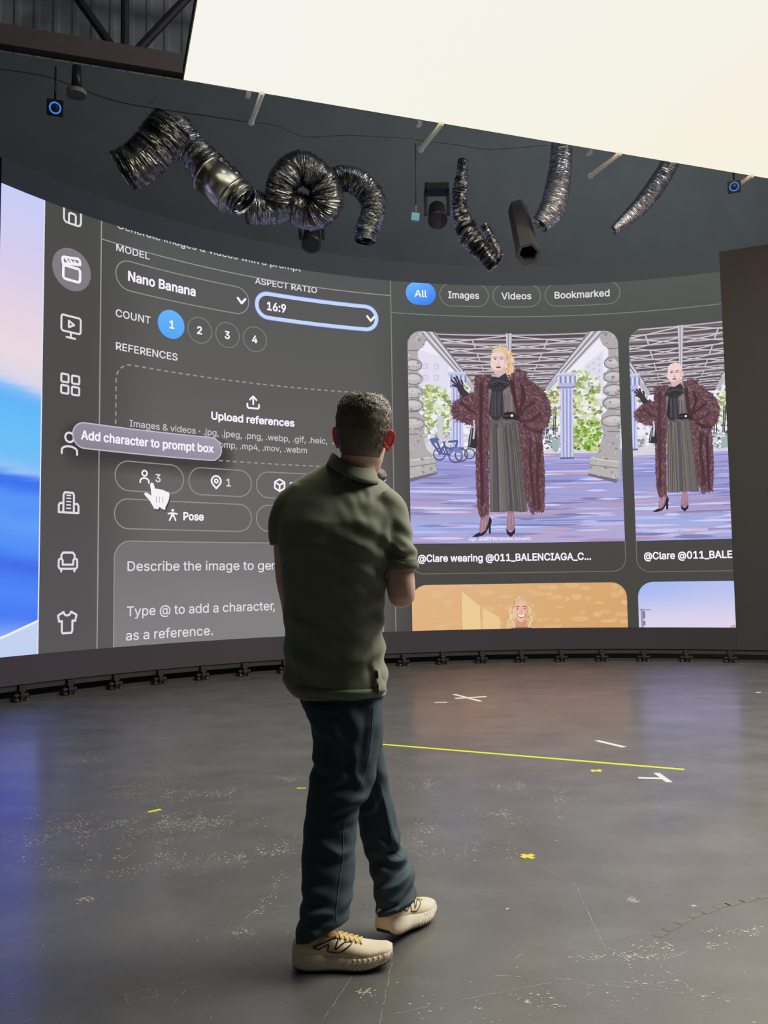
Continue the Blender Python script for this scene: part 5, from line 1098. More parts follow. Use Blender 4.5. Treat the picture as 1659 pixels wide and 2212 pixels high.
# hands: palm plus five separate tapering fingers
def hand(bm, M, curl, side):
    """x across the palm (thumb at +x*side), y along the fingers, z out of the back of the hand"""
    q = lambda x, y, z: M @ Vector((x * side, y, z))
    loft(bm, [[M @ Vector((p_.x * side, p_.y, p_.z)) for p_ in ering(Vector((cx, y, 0)), XA * w, ZA * t, 16, 2.5)] for y, w, t, cx in ((-.02, .024, .019, 0), (.01, .030, .018, .001), (.04, .038, .017, .002), (.07, .041, .015, .0), (.092, .039, .012, 0))])
    for i, (x, L, r) in enumerate(((.028, .072, .0088), (.0095, .080, .0092), (-.0105, .075, .0088), (-.029, .060, .0078))):
        pts = [(*q(x * .9, .07, 0), r)]; y, z, a = .09, 0.0, 0.0; pts.append((*q(x, y, z), r * 1.08))
        for k, f in enumerate((.45, .30, .25)):
            a += curl[i] * (1, 1.1, .7)[k]; y += math.cos(a) * L * f; z -= math.sin(a) * L * f; pts.append((*q(x * (1 + .06 * k), y, z), r * (1 - .08 * k)))
        tube(bm, pts, 10, k=16)
        ellips(bm, Vector(pts[-1][:3]), r * .85, r * .85, r * .85, None, 10)
    tp_ = [(.022, .005, -.004, .014), (.042, .025, -.010, .0125), (.052, .050, -.018 - curl[4] * .02, .0105), (.050 - curl[4] * .02, .078, -.026 - curl[4] * .03, .0092)]
    tube(bm, [(*q(a, b_, c), r) for a, b_, c, r in tp_], 10, k=12); ellips(bm, q(*tp_[-1][:3]), .009, .009, .009, None, 10)
def frame(o, fwd, back):
    y = fwd.normalized(); z = (back - y * back.dot(y)).normalized(); x = y.cross(z)
    return Matrix(((x.x, y.x, z.x, o.x), (x.y, y.y, z.y, o.y), (x.z, y.z, z.z, o.z), (0, 0, 0, 1)))
wl = P(648, 1428, .165)
hand(bm, frame(wl, P(652, 1500, .19) - wl, Vector((-1, -.1, 0))), (.28, .32, .36, .42, .3), 1)
# microphone axis: grille in front of the mouth, handle running down and back into the right fist
mg = P(819, 1027, .17); mic_d = (P(822, 1120, .235) - mg).normalized(); mh = mg + mic_d * .125
wr_ = P(836, 1108, .225)
# right hand wrapped round the handle: palm on the right of it, fingers curling over the far side
side_v = Vector((.82, -.45, 0)); pv = -mic_d
pc = mh + side_v * .030
def fist(bm):
    yv = (YA - pv * YA.dot(pv)).normalized(); xv = side_v - pv * side_v.dot(pv); xv.normalize(); yv = pv.cross(xv)
    if yv.y < 0: yv = -yv
    loft(bm, [ering(c_, a_, b_, 16, 2.4) for c_, a_, b_ in ((wr_, XA * .026, YA * .021), (mh + xv * .040 - pv * .045 - yv * .01, xv * .020, yv * .030), (mh + xv * .034 - pv * .01, xv * .017, yv * .036), (mh + xv * .032 + pv * .030, xv * .014, yv * .034), (mh + xv * .028 + pv * .042, xv * .010, yv * .024))])
    for i, h in enumerate((.034, .012, -.010, -.031)):
        pts = []; r = (.0088, .0092, .0088, .0078)[i]
        for k in range(9):
            t = -.25 + k * .40; R_ = .026 if k else .03
            pts.append((*(mh + pv * h + xv * (R_ * math.cos(t)) + yv * (R_ * math.sin(t) + .004)), r * (1 - .015 * k)))
        tube(bm, pts, 10, k=18); ellips(bm, Vector(pts[-1][:3]), r * .8, r * .8, r * .8, None, 10)
    pts = [(*(mh + xv * .034 - yv * .018 - pv * .01), .013), (*(mh + xv * .022 - yv * .030 + pv * .015), .012), (*(mh - xv * .004 - yv * .029 + pv * .036), .0105), (*(mh - xv * .022 - yv * .018 + pv * .048), .009)]
    tube(bm, pts, 10, k=12); ellips(bm, Vector(pts[-1][:3]), .0085, .0085, .0085, None, 10)
fist(bm)
# ankles and feet inside the shoes
M1 = Matrix.Translation((P(631, 2070, -.10).x, MY - .085, .0)) @ Matrix.Rotation(math.radians(.5), 4, 'Z') @ Matrix.Scale(.955, 4)
hf = atz(818, 2002, .045)
M2 = Matrix.Translation((hf.x + .012, hf.y - .045, .034)) @ Matrix.Rotation(math.radians(58), 4, 'Z') @ Matrix.Rotation(math.radians(8), 4, 'Y') @ Matrix.Scale(.96, 4)
for M_, L_ in ((M1, NL), (M2, FL)):
    k_ = L_[-2]; tube(bm, [(*P(k_[0], k_[1], k_[2]), k_[3]), (*(M_ @ Vector((.065, 0, .11))), .033), (*(M_ @ Vector((.075, 0, .075))), .030), (*(M_ @ Vector((.13, 0, .066))), .026), (*(M_ @ Vector((.20, 0, .055))), .018)], 14, k=16)
body_me = fuse(bm, .0042, 3)
body = link('body', body_me, skin, man)
# ears
def ear(side):
    bm = bmesh.new(); EM = HM @ Matrix.Translation((side * .089, -.012, .0)) @ Matrix.Rotation(side * math.radians(-36), 4, 'Z') @ Matrix.Rotation(math.radians(-10), 4, 'X') @ Matrix.Rotation(side * math.radians(10), 4, 'Y')
    ellips(bm, EM @ Vector((0, 0, .004)), .0055, .018, .028, EM.to_3x3().to_4x4()); ellips(bm, EM @ Vector((0, .006, -.022)), .005, .010, .013, EM.to_3x3().to_4x4())
    tube(bm, [(*(EM @ Vector((side * .004, .018 * math.cos(a) - .002, .028 * math.sin(a) + .006))), .0042) for a in [math.radians(t) for t in range(-70 + 180, -140 + 180 - 190, -14)][::-1]], 8)
    tube(bm, [(*(EM @ Vector((0, .0185 * math.cos(a) - .002, .0295 * math.sin(a) + .005))), .0046) for a in [math.radians(t) for t in range(60, 262, 12)]], 8)
    ellips(bm, EM @ Vector((-side * .010, .010, .0)), .013, .010, .018, EM.to_3x3().to_4x4())
    return link('ear', fuse(bm, .0022, 3), ear_skin, man)
ear(-1); ear(1)
# facial details on the far side of the head
em = mat('eye_white', (.75, .72, .70), .25, 0, .05, 40); im = mat('brown_iris', (.06, .03, .015), .2, 0, .2, 60)
for sx in (-1, 1):
    bm = bmesh.new(); ellips(bm, hp(sx * .031, .0835, .006), .0115, .0085, .0060, HR); e_o = build('eye', bm, em, man)
    bm = bmesh.new(); ellips(bm, hp(sx * .031, .0908, .006), .0045, .0022, .0045, HR); build('iris', bm, im, e_o)
    bm = bmesh.new(); tube(bm, [(*hp(sx * (.014 + .011 * k), .099 - .0045 * k, .026 + .003 * math.sin(k * 1.2)), .0036 - .0004 * k) for k in range(4)], 8, k=10); build('eyebrow', bm, im, man)
bm = bmesh.new(); tube(bm, [(*hp(.005 * k, .0985 - abs(k) * .0014, -.064 + .0004 * k * k), .0042 - .0005 * abs(k)) for k in range(-4, 5)], 8); build('mouth', bm, mat('lip_skin', (.35, .14, .12), .5, 0, .1, 40), man)
# ---- hair: short back and sides, wavy on top
hm = mat('dark_brown_hair', HAIR_C, .42, 0, .35, 160, .3, 300, stretch=(1, 1, .3))
def hair_len(az, z):         # az: 0 = face, pi = back
    back = sstep(.95, 1.75, abs(az)); top = sstep(.03, .095, z)
    front_line = .078; nape = -.062
    lim = front_line * (1 - back) + nape * back
    if abs(az) < 1.75 and abs(az) > 1.2: lim = max(lim, .004)
    m_ = sstep(lim - .004, lim + .016, z)
    return m_ * (.0025 + .007 * sstep(-.05, .05, z) + .008 * top) - .003 * (1 - m_)
def skull(az, z, extra=0.0):
    rx, yf, yb = hrow(z); cy, ry = (yf + yb) / 2, (yf - yb) / 2; s_, c_ = math.sin(az), math.cos(az); e = 2 / 2.15
    return Vector((math.copysign(abs(s_) ** e, s_) * (rx + extra), cy + math.copysign(abs(c_) ** e, c_) * (ry + extra), z))
bm = bmesh.new(); rings = []; zs = [-.075 + i * .005 for i in range(40)] + [.1235, .1245]
for z in zs:
    row = []
    for k in range(72):
        az = -PI + 2 * PI * k / 72; h = hair_len(az, z); q = skull(az, min(z, .1249), h)
        w_ = noise.noise(Vector((q.x * 55, q.y * 40, q.z * 60))) * .0035 * sstep(.004, .02, h) + noise.noise(Vector((q.x * 140, q.y * 120, q.z * 140))) * .0012 * sstep(.003, .01, h)
        q = skull(az, min(z, .1249), h + w_); q.z += max(0, h) * 1.35 * sstep(.04, .12, z)
        row.append(HM @ q)
    rings.append(row)
loft(bm, rings)
def lock(az, z, daz, dz, L, lift, w):
    """a tapering wisp of hair lying along the head"""
    n = 6; prev = None; ph = random.random() * 6
    for i in range(n + 1):
        t = i / n; a = az + daz * L * t + .06 * math.sin(ph + t * 5) * (z > .03); zz = min(z + dz * L * t, .1249); h = max(hair_len(a, zz), .001) + lift * math.sin(PI * min(t * .8 + .15, 1)) + random.uniform(-.0004, .0004)
        q = skull(a, zz, h); q.z += max(0, h) * 1.35 * sstep(.04, .12, zz); ww = w * (1 - t) ** .6 + .0001
        nrm = (q - Vector((0, -.01, .03))).normalized(); d = Vector((math.cos(a) * daz, -math.sin(a) * daz, dz * 8)).normalized() if (daz or dz) else XA; sv = nrm.cross(d)
        if sv.length < .01: sv = XA
        sv = sv.normalized() * ww; r = [bm.verts.new(HM @ (q - sv)), bm.verts.new(HM @ (q + nrm * ww * .8)), bm.verts.new(HM @ (q + sv))]
        if prev: bm.faces.new((prev[0], prev[1], r[1], r[0])); bm.faces.new((prev[1], prev[2], r[2], r[1]))
        prev = r
for _ in range(2600):
    az = random.uniform(-PI, PI); z = random.uniform(-.055, .122)
    if hair_len(az, z) < .003: continue
    top = sstep(.03, .08, z)
    lock(az, z, random.gauss(.5 * top, .9 * top + .12), -(.9 - .5 * top) * random.uniform(.4, 1.1), random.uniform(.018, .045) * (.5 + .7 * top) * (1 if top < .2 else 1.5), random.uniform(.0004, .0022) * top + random.uniform(0, .0008), random.uniform(.0007, .0016))
for _ in range(420):          # crown: wisps combed forward and over
    az = random.uniform(-PI, PI); z = random.uniform(.095, .1225)
    lock(az, z, random.uniform(-2.6, 2.6) * 5, random.uniform(-.5, .2), random.uniform(.05, .11), random.uniform(.001, .006), random.uniform(.001, .002))
build('hair', bm, hm, man)

# ---- polo shirt
shirt_m = mat('dark_green_pique', SHIRT_C, .85, 0, .12, 60, .10, 1200, sheen=.25)
bm = bmesh.new()
def srow(y, xl, xr, d, c=0.0, p_=2.4, tilt=0): 
    a, b_ = P(xl, y, c), P(xr, y + tilt, c)
    return ering((a + b_) / 2, (b_ - a) / 2, YA * d, 40, p_)
loft(bm, [srow(994, 716, 800, .060, .062, 2, 26), srow(1008, 694, 812, .070, .060, 2, 22), srow(1022, 664, 830, .080, .054, 2.1, 18), srow(1038, 636, 846, .093, .048, 2.2, 18), srow(1058, 614, 862, .105, .040, 2.3, 18), srow(1085, 604, 866, .118, .028, 2.4, 12), srow(1130, 598, 866, .132, .010, 2.5, 6),
          srow(1180, 602, 852, .136, .002, 2.6), srow(1230, 608, 838, .132, .010, 2.6), srow(1290, 611, 833, .126, .022, 2.6), srow(1340, 613, 829, .122, .029, 2.6), srow(1390, 616, 831, .122, .031, 2.6), srow(1430, 614, 835, .124, .034, 2.6), srow(1462, 612, 838, .125, .036, 2.6), srow(1486, 622, 836, .124, .037, 2.7, 6), srow(1502, 636, 834, .121, .037, 2.8, 0)])
tube(bm, [(*P(660, 1066, .015), .058), (*P(636, 1092, .015), .064), (*P(622, 1125, .015), .064), (*P(621, 1168, .015), .062)], 24, k=14)
tube(bm, [(*P(818, 1085, .0), .062), (*P(840, 1106, -.005), .062), (*P(851, 1150, -.015), .060), (*P(861, 1195, -.022), .058), (*P(867, 1226, -.024), .058)], 24, k=16)
shirt_me = fuse(bm, .007, 7)
def crease_set(lines, dy):
    out = []
    for A, w_, pts in lines:
        P_ = [P(a, b2, dy) for a, b2 in pts]; out.append((A, w_, [(p.x, p.z) for p in P_]))
    return out
def creases(q, nn, cs):
    if nn.y > .2: return 0
    f = 0
    for A, w_, L_ in cs:
        best = 9; tb = 0; n = len(L_) - 1
        for i in range(n):
            (x0, z0), (x1, z1) = L_[i], L_[i + 1]; dx, dz = x1 - x0, z1 - z0; t = ((q.x - x0) * dx + (q.z - z0) * dz) / (dx * dx + dz * dz); t = min(max(t, 0), 1)
            ex, ez = q.x - x0 - dx * t, q.z - z0 - dz * t; d = math.hypot(ex, ez)
            if d < abs(best): best = math.copysign(d, ex * dz - ez * dx); tb = (i + t) / n
        if abs(best) < w_ * 4:
            e = math.sin(PI * min(max(tb * .9 + .05, 0), 1)) ** .7
            f += A * e * (math.exp(-(best / w_) ** 2) - .7 * math.exp(-((best - 1.7 * w_) / (w_ * 1.1)) ** 2))
    return f
SCR = crease_set([(.006, .011, [(838, 1170), (866, 1192), (894, 1188)]), (.005, .010, [(846, 1205), (872, 1214), (896, 1206)]), (.005, .012, [(774, 1432), (802, 1402), (818, 1372), (826, 1335)]), (.005, .012, [(752, 1448), (790, 1428), (816, 1410)]), (.004, .012, [(716, 1012), (730, 1040), (738, 1070)]), (.004, .010, [(786, 1040), (796, 1062), (800, 1086)]),
    (.005, .010, [(806, 1436), (812, 1456), (812, 1482)]), (.004, .012, [(628, 1400), (634, 1440), (640, 1480)]), (.004, .014, [(846, 1100), (836, 1150), (832, 1210)]), (.004, .014, [(620, 1330), (650, 1352), (690, 1362)]), (.003, .014, [(830, 1290), (800, 1312), (760, 1322)])], -.12)
def shirt_fold(q, n_):
    px = q.x; z = q.z; f = 0
    f += .0035 * noise.noise(Vector((q.x * 9, q.y * 6, q.z * 4.5)))
    f += .0013 * noise.noise(Vector((q.x * 20 + q.z * 6, q.y * 9, q.z * 13)))
    # drag folds from the right armpit and at the waist
    a = P(838, 1215, -.1); dx, dz = q.x - a.x, q.z - a.z
    w_ = math.exp(-(dx * dx + dz * dz) / .028); f += .0042 * w_ * math.sin((dx * .55 + dz) * 85 + 1.2)
    b2 = P(830, 1420, -.1); dx, dz = q.x - b2.x, q.z - b2.z
    w_ = math.exp(-(dx * dx * 1.5 + dz * dz) / .022); f += .006 * w_ * math.sin((dz - dx * .5) * 70)
    c2 = P(640, 1420, -.1); dx, dz = q.x - c2.x, q.z - c2.z
    w_ = math.exp(-(dx * dx * 1.5 + dz * dz) / .03); f += .005 * w_ * math.sin((dz + dx * .6) * 60 + 2)
    d2 = P(890, 1190, -.05); dx, dz = q.x - d2.x, q.z - d2.z
    w_ = math.exp(-(dx * dx + dz * dz * 1.3) / .006); f += .0025 * w_ * math.sin((dz + dx * .8) * 130)
    e2 = P(770, 1060, -.1); dx, dz = q.x - e2.x, q.z - e2.z
    w_ = math.exp(-(dx * dx * 3 + dz * dz) / .012); f += .0015 * w_ * math.sin((dx * 1.2 + dz * .5) * 120)
    return f + creases(q, n_, SCR)
displace(shirt_me, shirt_fold)
shirt = link('polo_shirt', shirt_me, shirt_m, man)
sb = bvh_of(shirt_me)
def on(bv, q, off=.002):
    r = bv.find_nearest(q); return (r[0] + r[1] * off, r[1]) if r[0] is not None else (q, YA)
def band(name, pts, w, bv, m, parent, th=.0035, k=None, lab=None):
    """a narrow cloth band lying on a garment along sight-line points (px, py)"""
    pts = resamp([tuple(float(v) for v in q) for q in pts], k or len(pts) * 8); bm = bmesh.new(); prev = None; S_ = []
    for q in pts:
        d = ray(q[0], q[1]); h = bv.ray_cast(Vector((0, 0, CAMZ)), d.normalized())
        S_.append((h[0], h[1]) if h[0] is not None else None)
    S_ = [s_ for s_ in S_ if s_]
    for i, (c_, nn) in enumerate(S_):
        t = (S_[min(i + 1, len(S_) - 1)][0] - S_[max(i - 1, 0)][0])
        if t.length < 1e-6: continue
        t.normalize(); sv = nn.cross(t).normalized()
        r = [bm.verts.new(c_ + sv * (w / 2) - nn * .002), bm.verts.new(c_ + sv * (w / 2) + nn * th), bm.verts.new(c_ - sv * (w / 2) + nn * th), bm.verts.new(c_ - sv * (w / 2) - nn * .002)]
        if prev:
            for j in range(4): bm.faces.new((prev[j], prev[(j + 1) % 4], r[(j + 1) % 4], r[j]))
        prev = r
    o = build(name, bm, m, parent)
    if lab: tag(o, lab)
    return o
# folded collar round the neck
bm = bmesh.new(); rings = []; cn = P(764, 1021, .03)
def cring(dx, dz, rx, ry, tl_): 
    out = []
    for k in range(48):
        t = 2 * PI * k / 48; x, y = rx * math.cos(t), ry * math.sin(t)
        out.append(cn + Vector((dx + x, y, dz - x * tl_ - .10 * max(0, y) + .012 * math.cos(2 * t))))
    return out
TL = .40
for dx, dz, rx, ry in ((.0, -.012, .064, .074), (.0, .020, .062, .072), (.0, .027, .064, .074), (.0, .027, .069, .079), (.0, .020, .075, .086), (.0, -.006, .085, .096), (-.0, -.020, .090, .100), (.0, -.021, .087, .097), (.0, -.004, .080, .090)): rings.append(cring(dx, dz, rx, ry, TL))
loft(bm, rings, cap=False); cme = bpy.data.meshes.new('collar'); bmesh.ops.recalc_face_normals(bm, faces=bm.faces); bm.to_mesh(cme); bm.free(); cme.polygons.foreach_set('use_smooth', [True] * len(cme.polygons))
displace(cme, lambda q, n_: .0016 * noise.noise(q * 22))
link('collar', cme, shirt_m, shirt)
def cuff(name, c0, c1, r0, r1, n=28):
    bm = bmesh.new(); d = (c1 - c0).normalized(); u = d.cross(YA).normalized(); v = d.cross(u)
    loft(bm, [ering(c0, u * r0, v * r0, n), ering(c0 + (c1 - c0) * .5, u * ((r0 + r1) / 2 + .001), v * ((r0 + r1) / 2 + .001), n), ering(c1, u * r1, v * r1, n), ering(c1, u * (r1 - .005), v * (r1 - .005), n), ering(c0, u * (r0 - .008), v * (r0 - .008), n)], cap=False)
    return build(name, bm, shirt_m, shirt)
cuff('sleeve_hem', P(620.5, 1156, .015), P(622, 1174, .015), .0595, .0585)
cuff('sleeve_hem', P(865.5, 1212, -.023), P(867, 1231, -.024), .0575, .0560)
band('hem_band', [(644, 1491), (690, 1497), (740, 1499), (790, 1497), (822, 1492)], .024, sb, shirt_m, shirt)
band('vent_tape', [(812, 1466), (813, 1482), (814, 1500)], .012, sb, mat('olive_tape', tuple(c * 1.5 for c in SHIRT_C[:3]), .8, 0, .1, 60), shirt, .005, 14, 'paler olive side vent tape')
# kicked-out front flap of the hem at the right
bm = bmesh.new(); fr = []
for i in range(9):
    t = i / 8
    a = P(817 + 18 * t, 1444 + 4 * t, -.062 + .11 * t); b_ = P(818 + 28 * t - 6 * t * t, 1498 - 22 * t + 14 * (1 - t) * t, -.072 + .11 * t); row = []
    for j in range(7):
        s_ = j / 6; q = a.lerp(b_, s_); q += Vector((.012 * s_ * math.sin(t * 5), -.012 * math.sin(PI * t) * s_ - .004 * math.sin(s_ * 9 + t * 4), 0)); row.append(q)
    fr.append(row)
V_ = [[bm.verts.new(q) for q in r] for r in fr]; V2 = [[bm.verts.new(q + Vector((-.005, .004, 0))) for q in r] for r in fr]
for i in range(8):
    for j in range(6): bm.faces.new((V_[i][j], V_[i + 1][j], V_[i + 1][j + 1], V_[i][j + 1])); bm.faces.new((V2[i][j], V2[i][j + 1], V2[i + 1][j + 1], V2[i + 1][j]))
for i in range(8): bm.faces.new((V_[i][6], V_[i + 1][6], V2[i + 1][6], V2[i][6]))
for j in range(6): bm.faces.new((V_[8][j], V2[8][j], V2[8][j + 1], V_[8][j + 1]))
build('hem_flap', bm, shirt_m, shirt)

# ---- jeans 
jean_m = mat('dark_denim', JEAN_C, .8, 0, .35, 9, .10, 1400)
bm = bmesh.new()
def jrow(y, xl, xr, d, c=0.0, tilt=0, p_=2.3):
    a, b_ = P(xl, y, c), P(xr, y + tilt, c); return ering((a + b_) / 2, (b_ - a) / 2, YA * d, 32, p_)
loft(bm, [jrow(1455, 642, 826, .100, .034), jrow(1490, 642, 829, .104, .032), jrow(1525, 652, 829, .112, .026), jrow(1560, 668, 828, .112, .016), jrow(1600, 676, 823, .105, .01), jrow(1650, 674, 815, .095, .0), jrow(1690, 667, 809, .088, -.01), jrow(1716, 664, 801, .085, -.02), jrow(1742, 662, 780, .080, -.02),
          jrow(1790, 656, 771, .078, -.03), jrow(1860, 652, 769, .076, -.05), jrow(1920, 653, 763, .076, -.07), jrow(1965, 650, 758, .078, -.085), jrow(1990, 643, 754, .078, -.09, -8), jrow(2012, 638, 752, .082, -.095, -30), jrow(2034, 637, 751, .084, -.095, -54)])
loft(bm, [jrow(1500, 690, 820, .09, .05), jrow(1560, 720, 830, .09, .07), jrow(1615, 742, 826, .085, .11), jrow(1645, 756, 835, .082, .13), jrow(1680, 768, 837, .080, .15), jrow(1720, 772, 847, .078, .16), jrow(1760, 772, 857, .076, .165), jrow(1800, 776, 867, .075, .165), jrow(1832, 786, 867, .074, .165), jrow(1856, 794, 880, .075, .165), jrow(1880, 801, 894, .076, .150), jrow(1915, 808, 897, .076, .132), jrow(1942, 811, 899, .075, .118, -8), jrow(1974, 813, 899, .075, .108, -38)])
jm = fuse(bm, .006, 4)
JC1 = crease_set([(.008, .012, [(702, 1768), (738, 1752), (770, 1742), (802, 1722)]), (.006, .010, [(704, 1796), (730, 1784), (758, 1782)]), (.006, .012, [(764, 1620), (766, 1680), (784, 1712)]), (.005, .012, [(806, 1540), (798, 1600), (792, 1652)]), (.007, .012, [(684, 1962), (722, 1968), (754, 1950)]), (.008, .013, [(648, 1990), (684, 2004), (742, 1972)]), (.006, .012, [(676, 1702), (726, 1694), (772, 1664)]), (.006, .012, [(664, 1650), (690, 1668), (720, 1672)]), (.005, .012, [(700, 1830), (730, 1850), (760, 1846)]), (.005, .012, [(660, 1560), (690, 1590), (730, 1600)])], -.13)
JC2 = crease_set([(.008, .011, [(818, 1690), (836, 1760), (850, 1820), (868, 1850)]), (.009, .012, [(812, 1838), (844, 1862), (890, 1872)]), (.008, .011, [(818, 1924), (858, 1908), (892, 1880)]), (.006, .010, [(816, 1950), (858, 1938), (896, 1906)]), (.006, .010, [(782, 1762), (806, 1748), (820, 1720)]), (.006, .011, [(808, 1812), (830, 1830), (860, 1836)])], .08)
def jfold(q, n_):
    f = .004 * noise.noise(Vector((q.x * 9, q.y * 8, q.z * 4))) + .0016 * noise.noise(Vector((q.x * 14 + q.z * 14, q.y * 12, q.z * 18)))
    def ridge(px, py, dy, s2, A, kx, kz, ph):
        a = P(px, py, dy); dx, dz = q.x - a.x, q.z - a.z; return .6 * A * math.exp(-(dx * dx + dz * dz) / s2) * math.sin(kx * dx + kz * dz + ph) * (1 if abs(q.y - a.y) < .16 else 0)
    f += ridge(745, 1735, -.1, .006, .007, 40, 90, 0) + ridge(720, 1790, -.1, .010, .006, 50, 80, 1) + ridge(690, 2000, -.18, .010, .008, 25, 100, .6) + ridge(665, 1985, -.18, .006, .007, -30, 110, 2)
    f += ridge(860, 1870, .08, .010, .009, -45, 85, 1.2) + ridge(845, 1930, .08, .008, .007, -40, 90, .2) + ridge(830, 1800, .08, .012, .006, 90, 45, .5) + ridge(820, 1690, .05, .006, .006, 70, 60, 0)
    f += ridge(800, 1560, -.1, .01, .004, 90, 30, 0) + ridge(690, 1560, -.1, .012, .004, 60, 60, 1) + ridge(700, 1650, -.1, .012, .004, 40, 70, 2)
    return f + creases(q, n_, JC1 if q.y < MY + .04 else JC2)
displace(jm, jfold)
jeans = link('jeans', jm, jean_m, man)
jb = bvh_of(jm)
seam_m = mat('denim_seam', tuple(c * 1.7 for c in JEAN_C[:3]), .8, 0, .2, 80)
band('side_seam', [(806, 1530), (800, 1610), (790, 1660), (776, 1700), (752, 1745), (742, 1790), (741, 1850), (734, 1900), (728, 1950), (726, 1990)], .0032, jb, seam_m, jeans, .0009)
band('side_seam', [(815, 1672), (828, 1720), (840, 1775), (852, 1835), (868, 1852), (890, 1868)], .0032, jb, seam_m, jeans, .0009)
band('back_pocket', [(664, 1528), (700, 1534), (736, 1536)], .035, jb, jean_m, jeans, .003)
def jhem(pts, lab=None): band('trouser_hem', pts, .016, jb, jean_m, jeans, .004)
jhem([(641, 2040), (668, 2044), (700, 2034), (725, 2016), (744, 1996)]); jhem([(818, 1976), (846, 1970), (872, 1957), (893, 1943)])

# ---- chunky running shoes
tan_up = mat('tan_mesh_upper', (.86, .66, .43), .8, 0, .14, 30, .5, 420); foam = mat('cream_foam_sole', (.85, .70, .52), .6, 0, .12, 18, .35, 60); rub = mat('dark_outsole_rubber', (.03, .028, .026), .6, 0, .2, 40)
lace_m = mat('yellow_laces', (.72, .50, .16), .7, 0, .1, 60); dkl = mat('dark_outline', (.018, .016, .015), .5, 0, .1, 40); orange = mat('orange_lining', (.62, .28, .10), .7, 0, .1, 40)
SH = [  # x, half width, bottom z, midsole top z, upper top z
    (.000, .024, .020, .062, .075), (.012, .036, .008, .064, .094), (.04, .042, .001, .062, .104), (.08, .043, .000, .058, .108), (.12, .042, .001, .054, .106), (.16, .045, .001, .050, .096), (.20, .050, .000, .048, .084), (.24, .051, .004, .049, .073), (.275, .044, .014, .054, .069), (.300, .037, .022, .058, .069), (.318, .020, .034, .060, .064)]
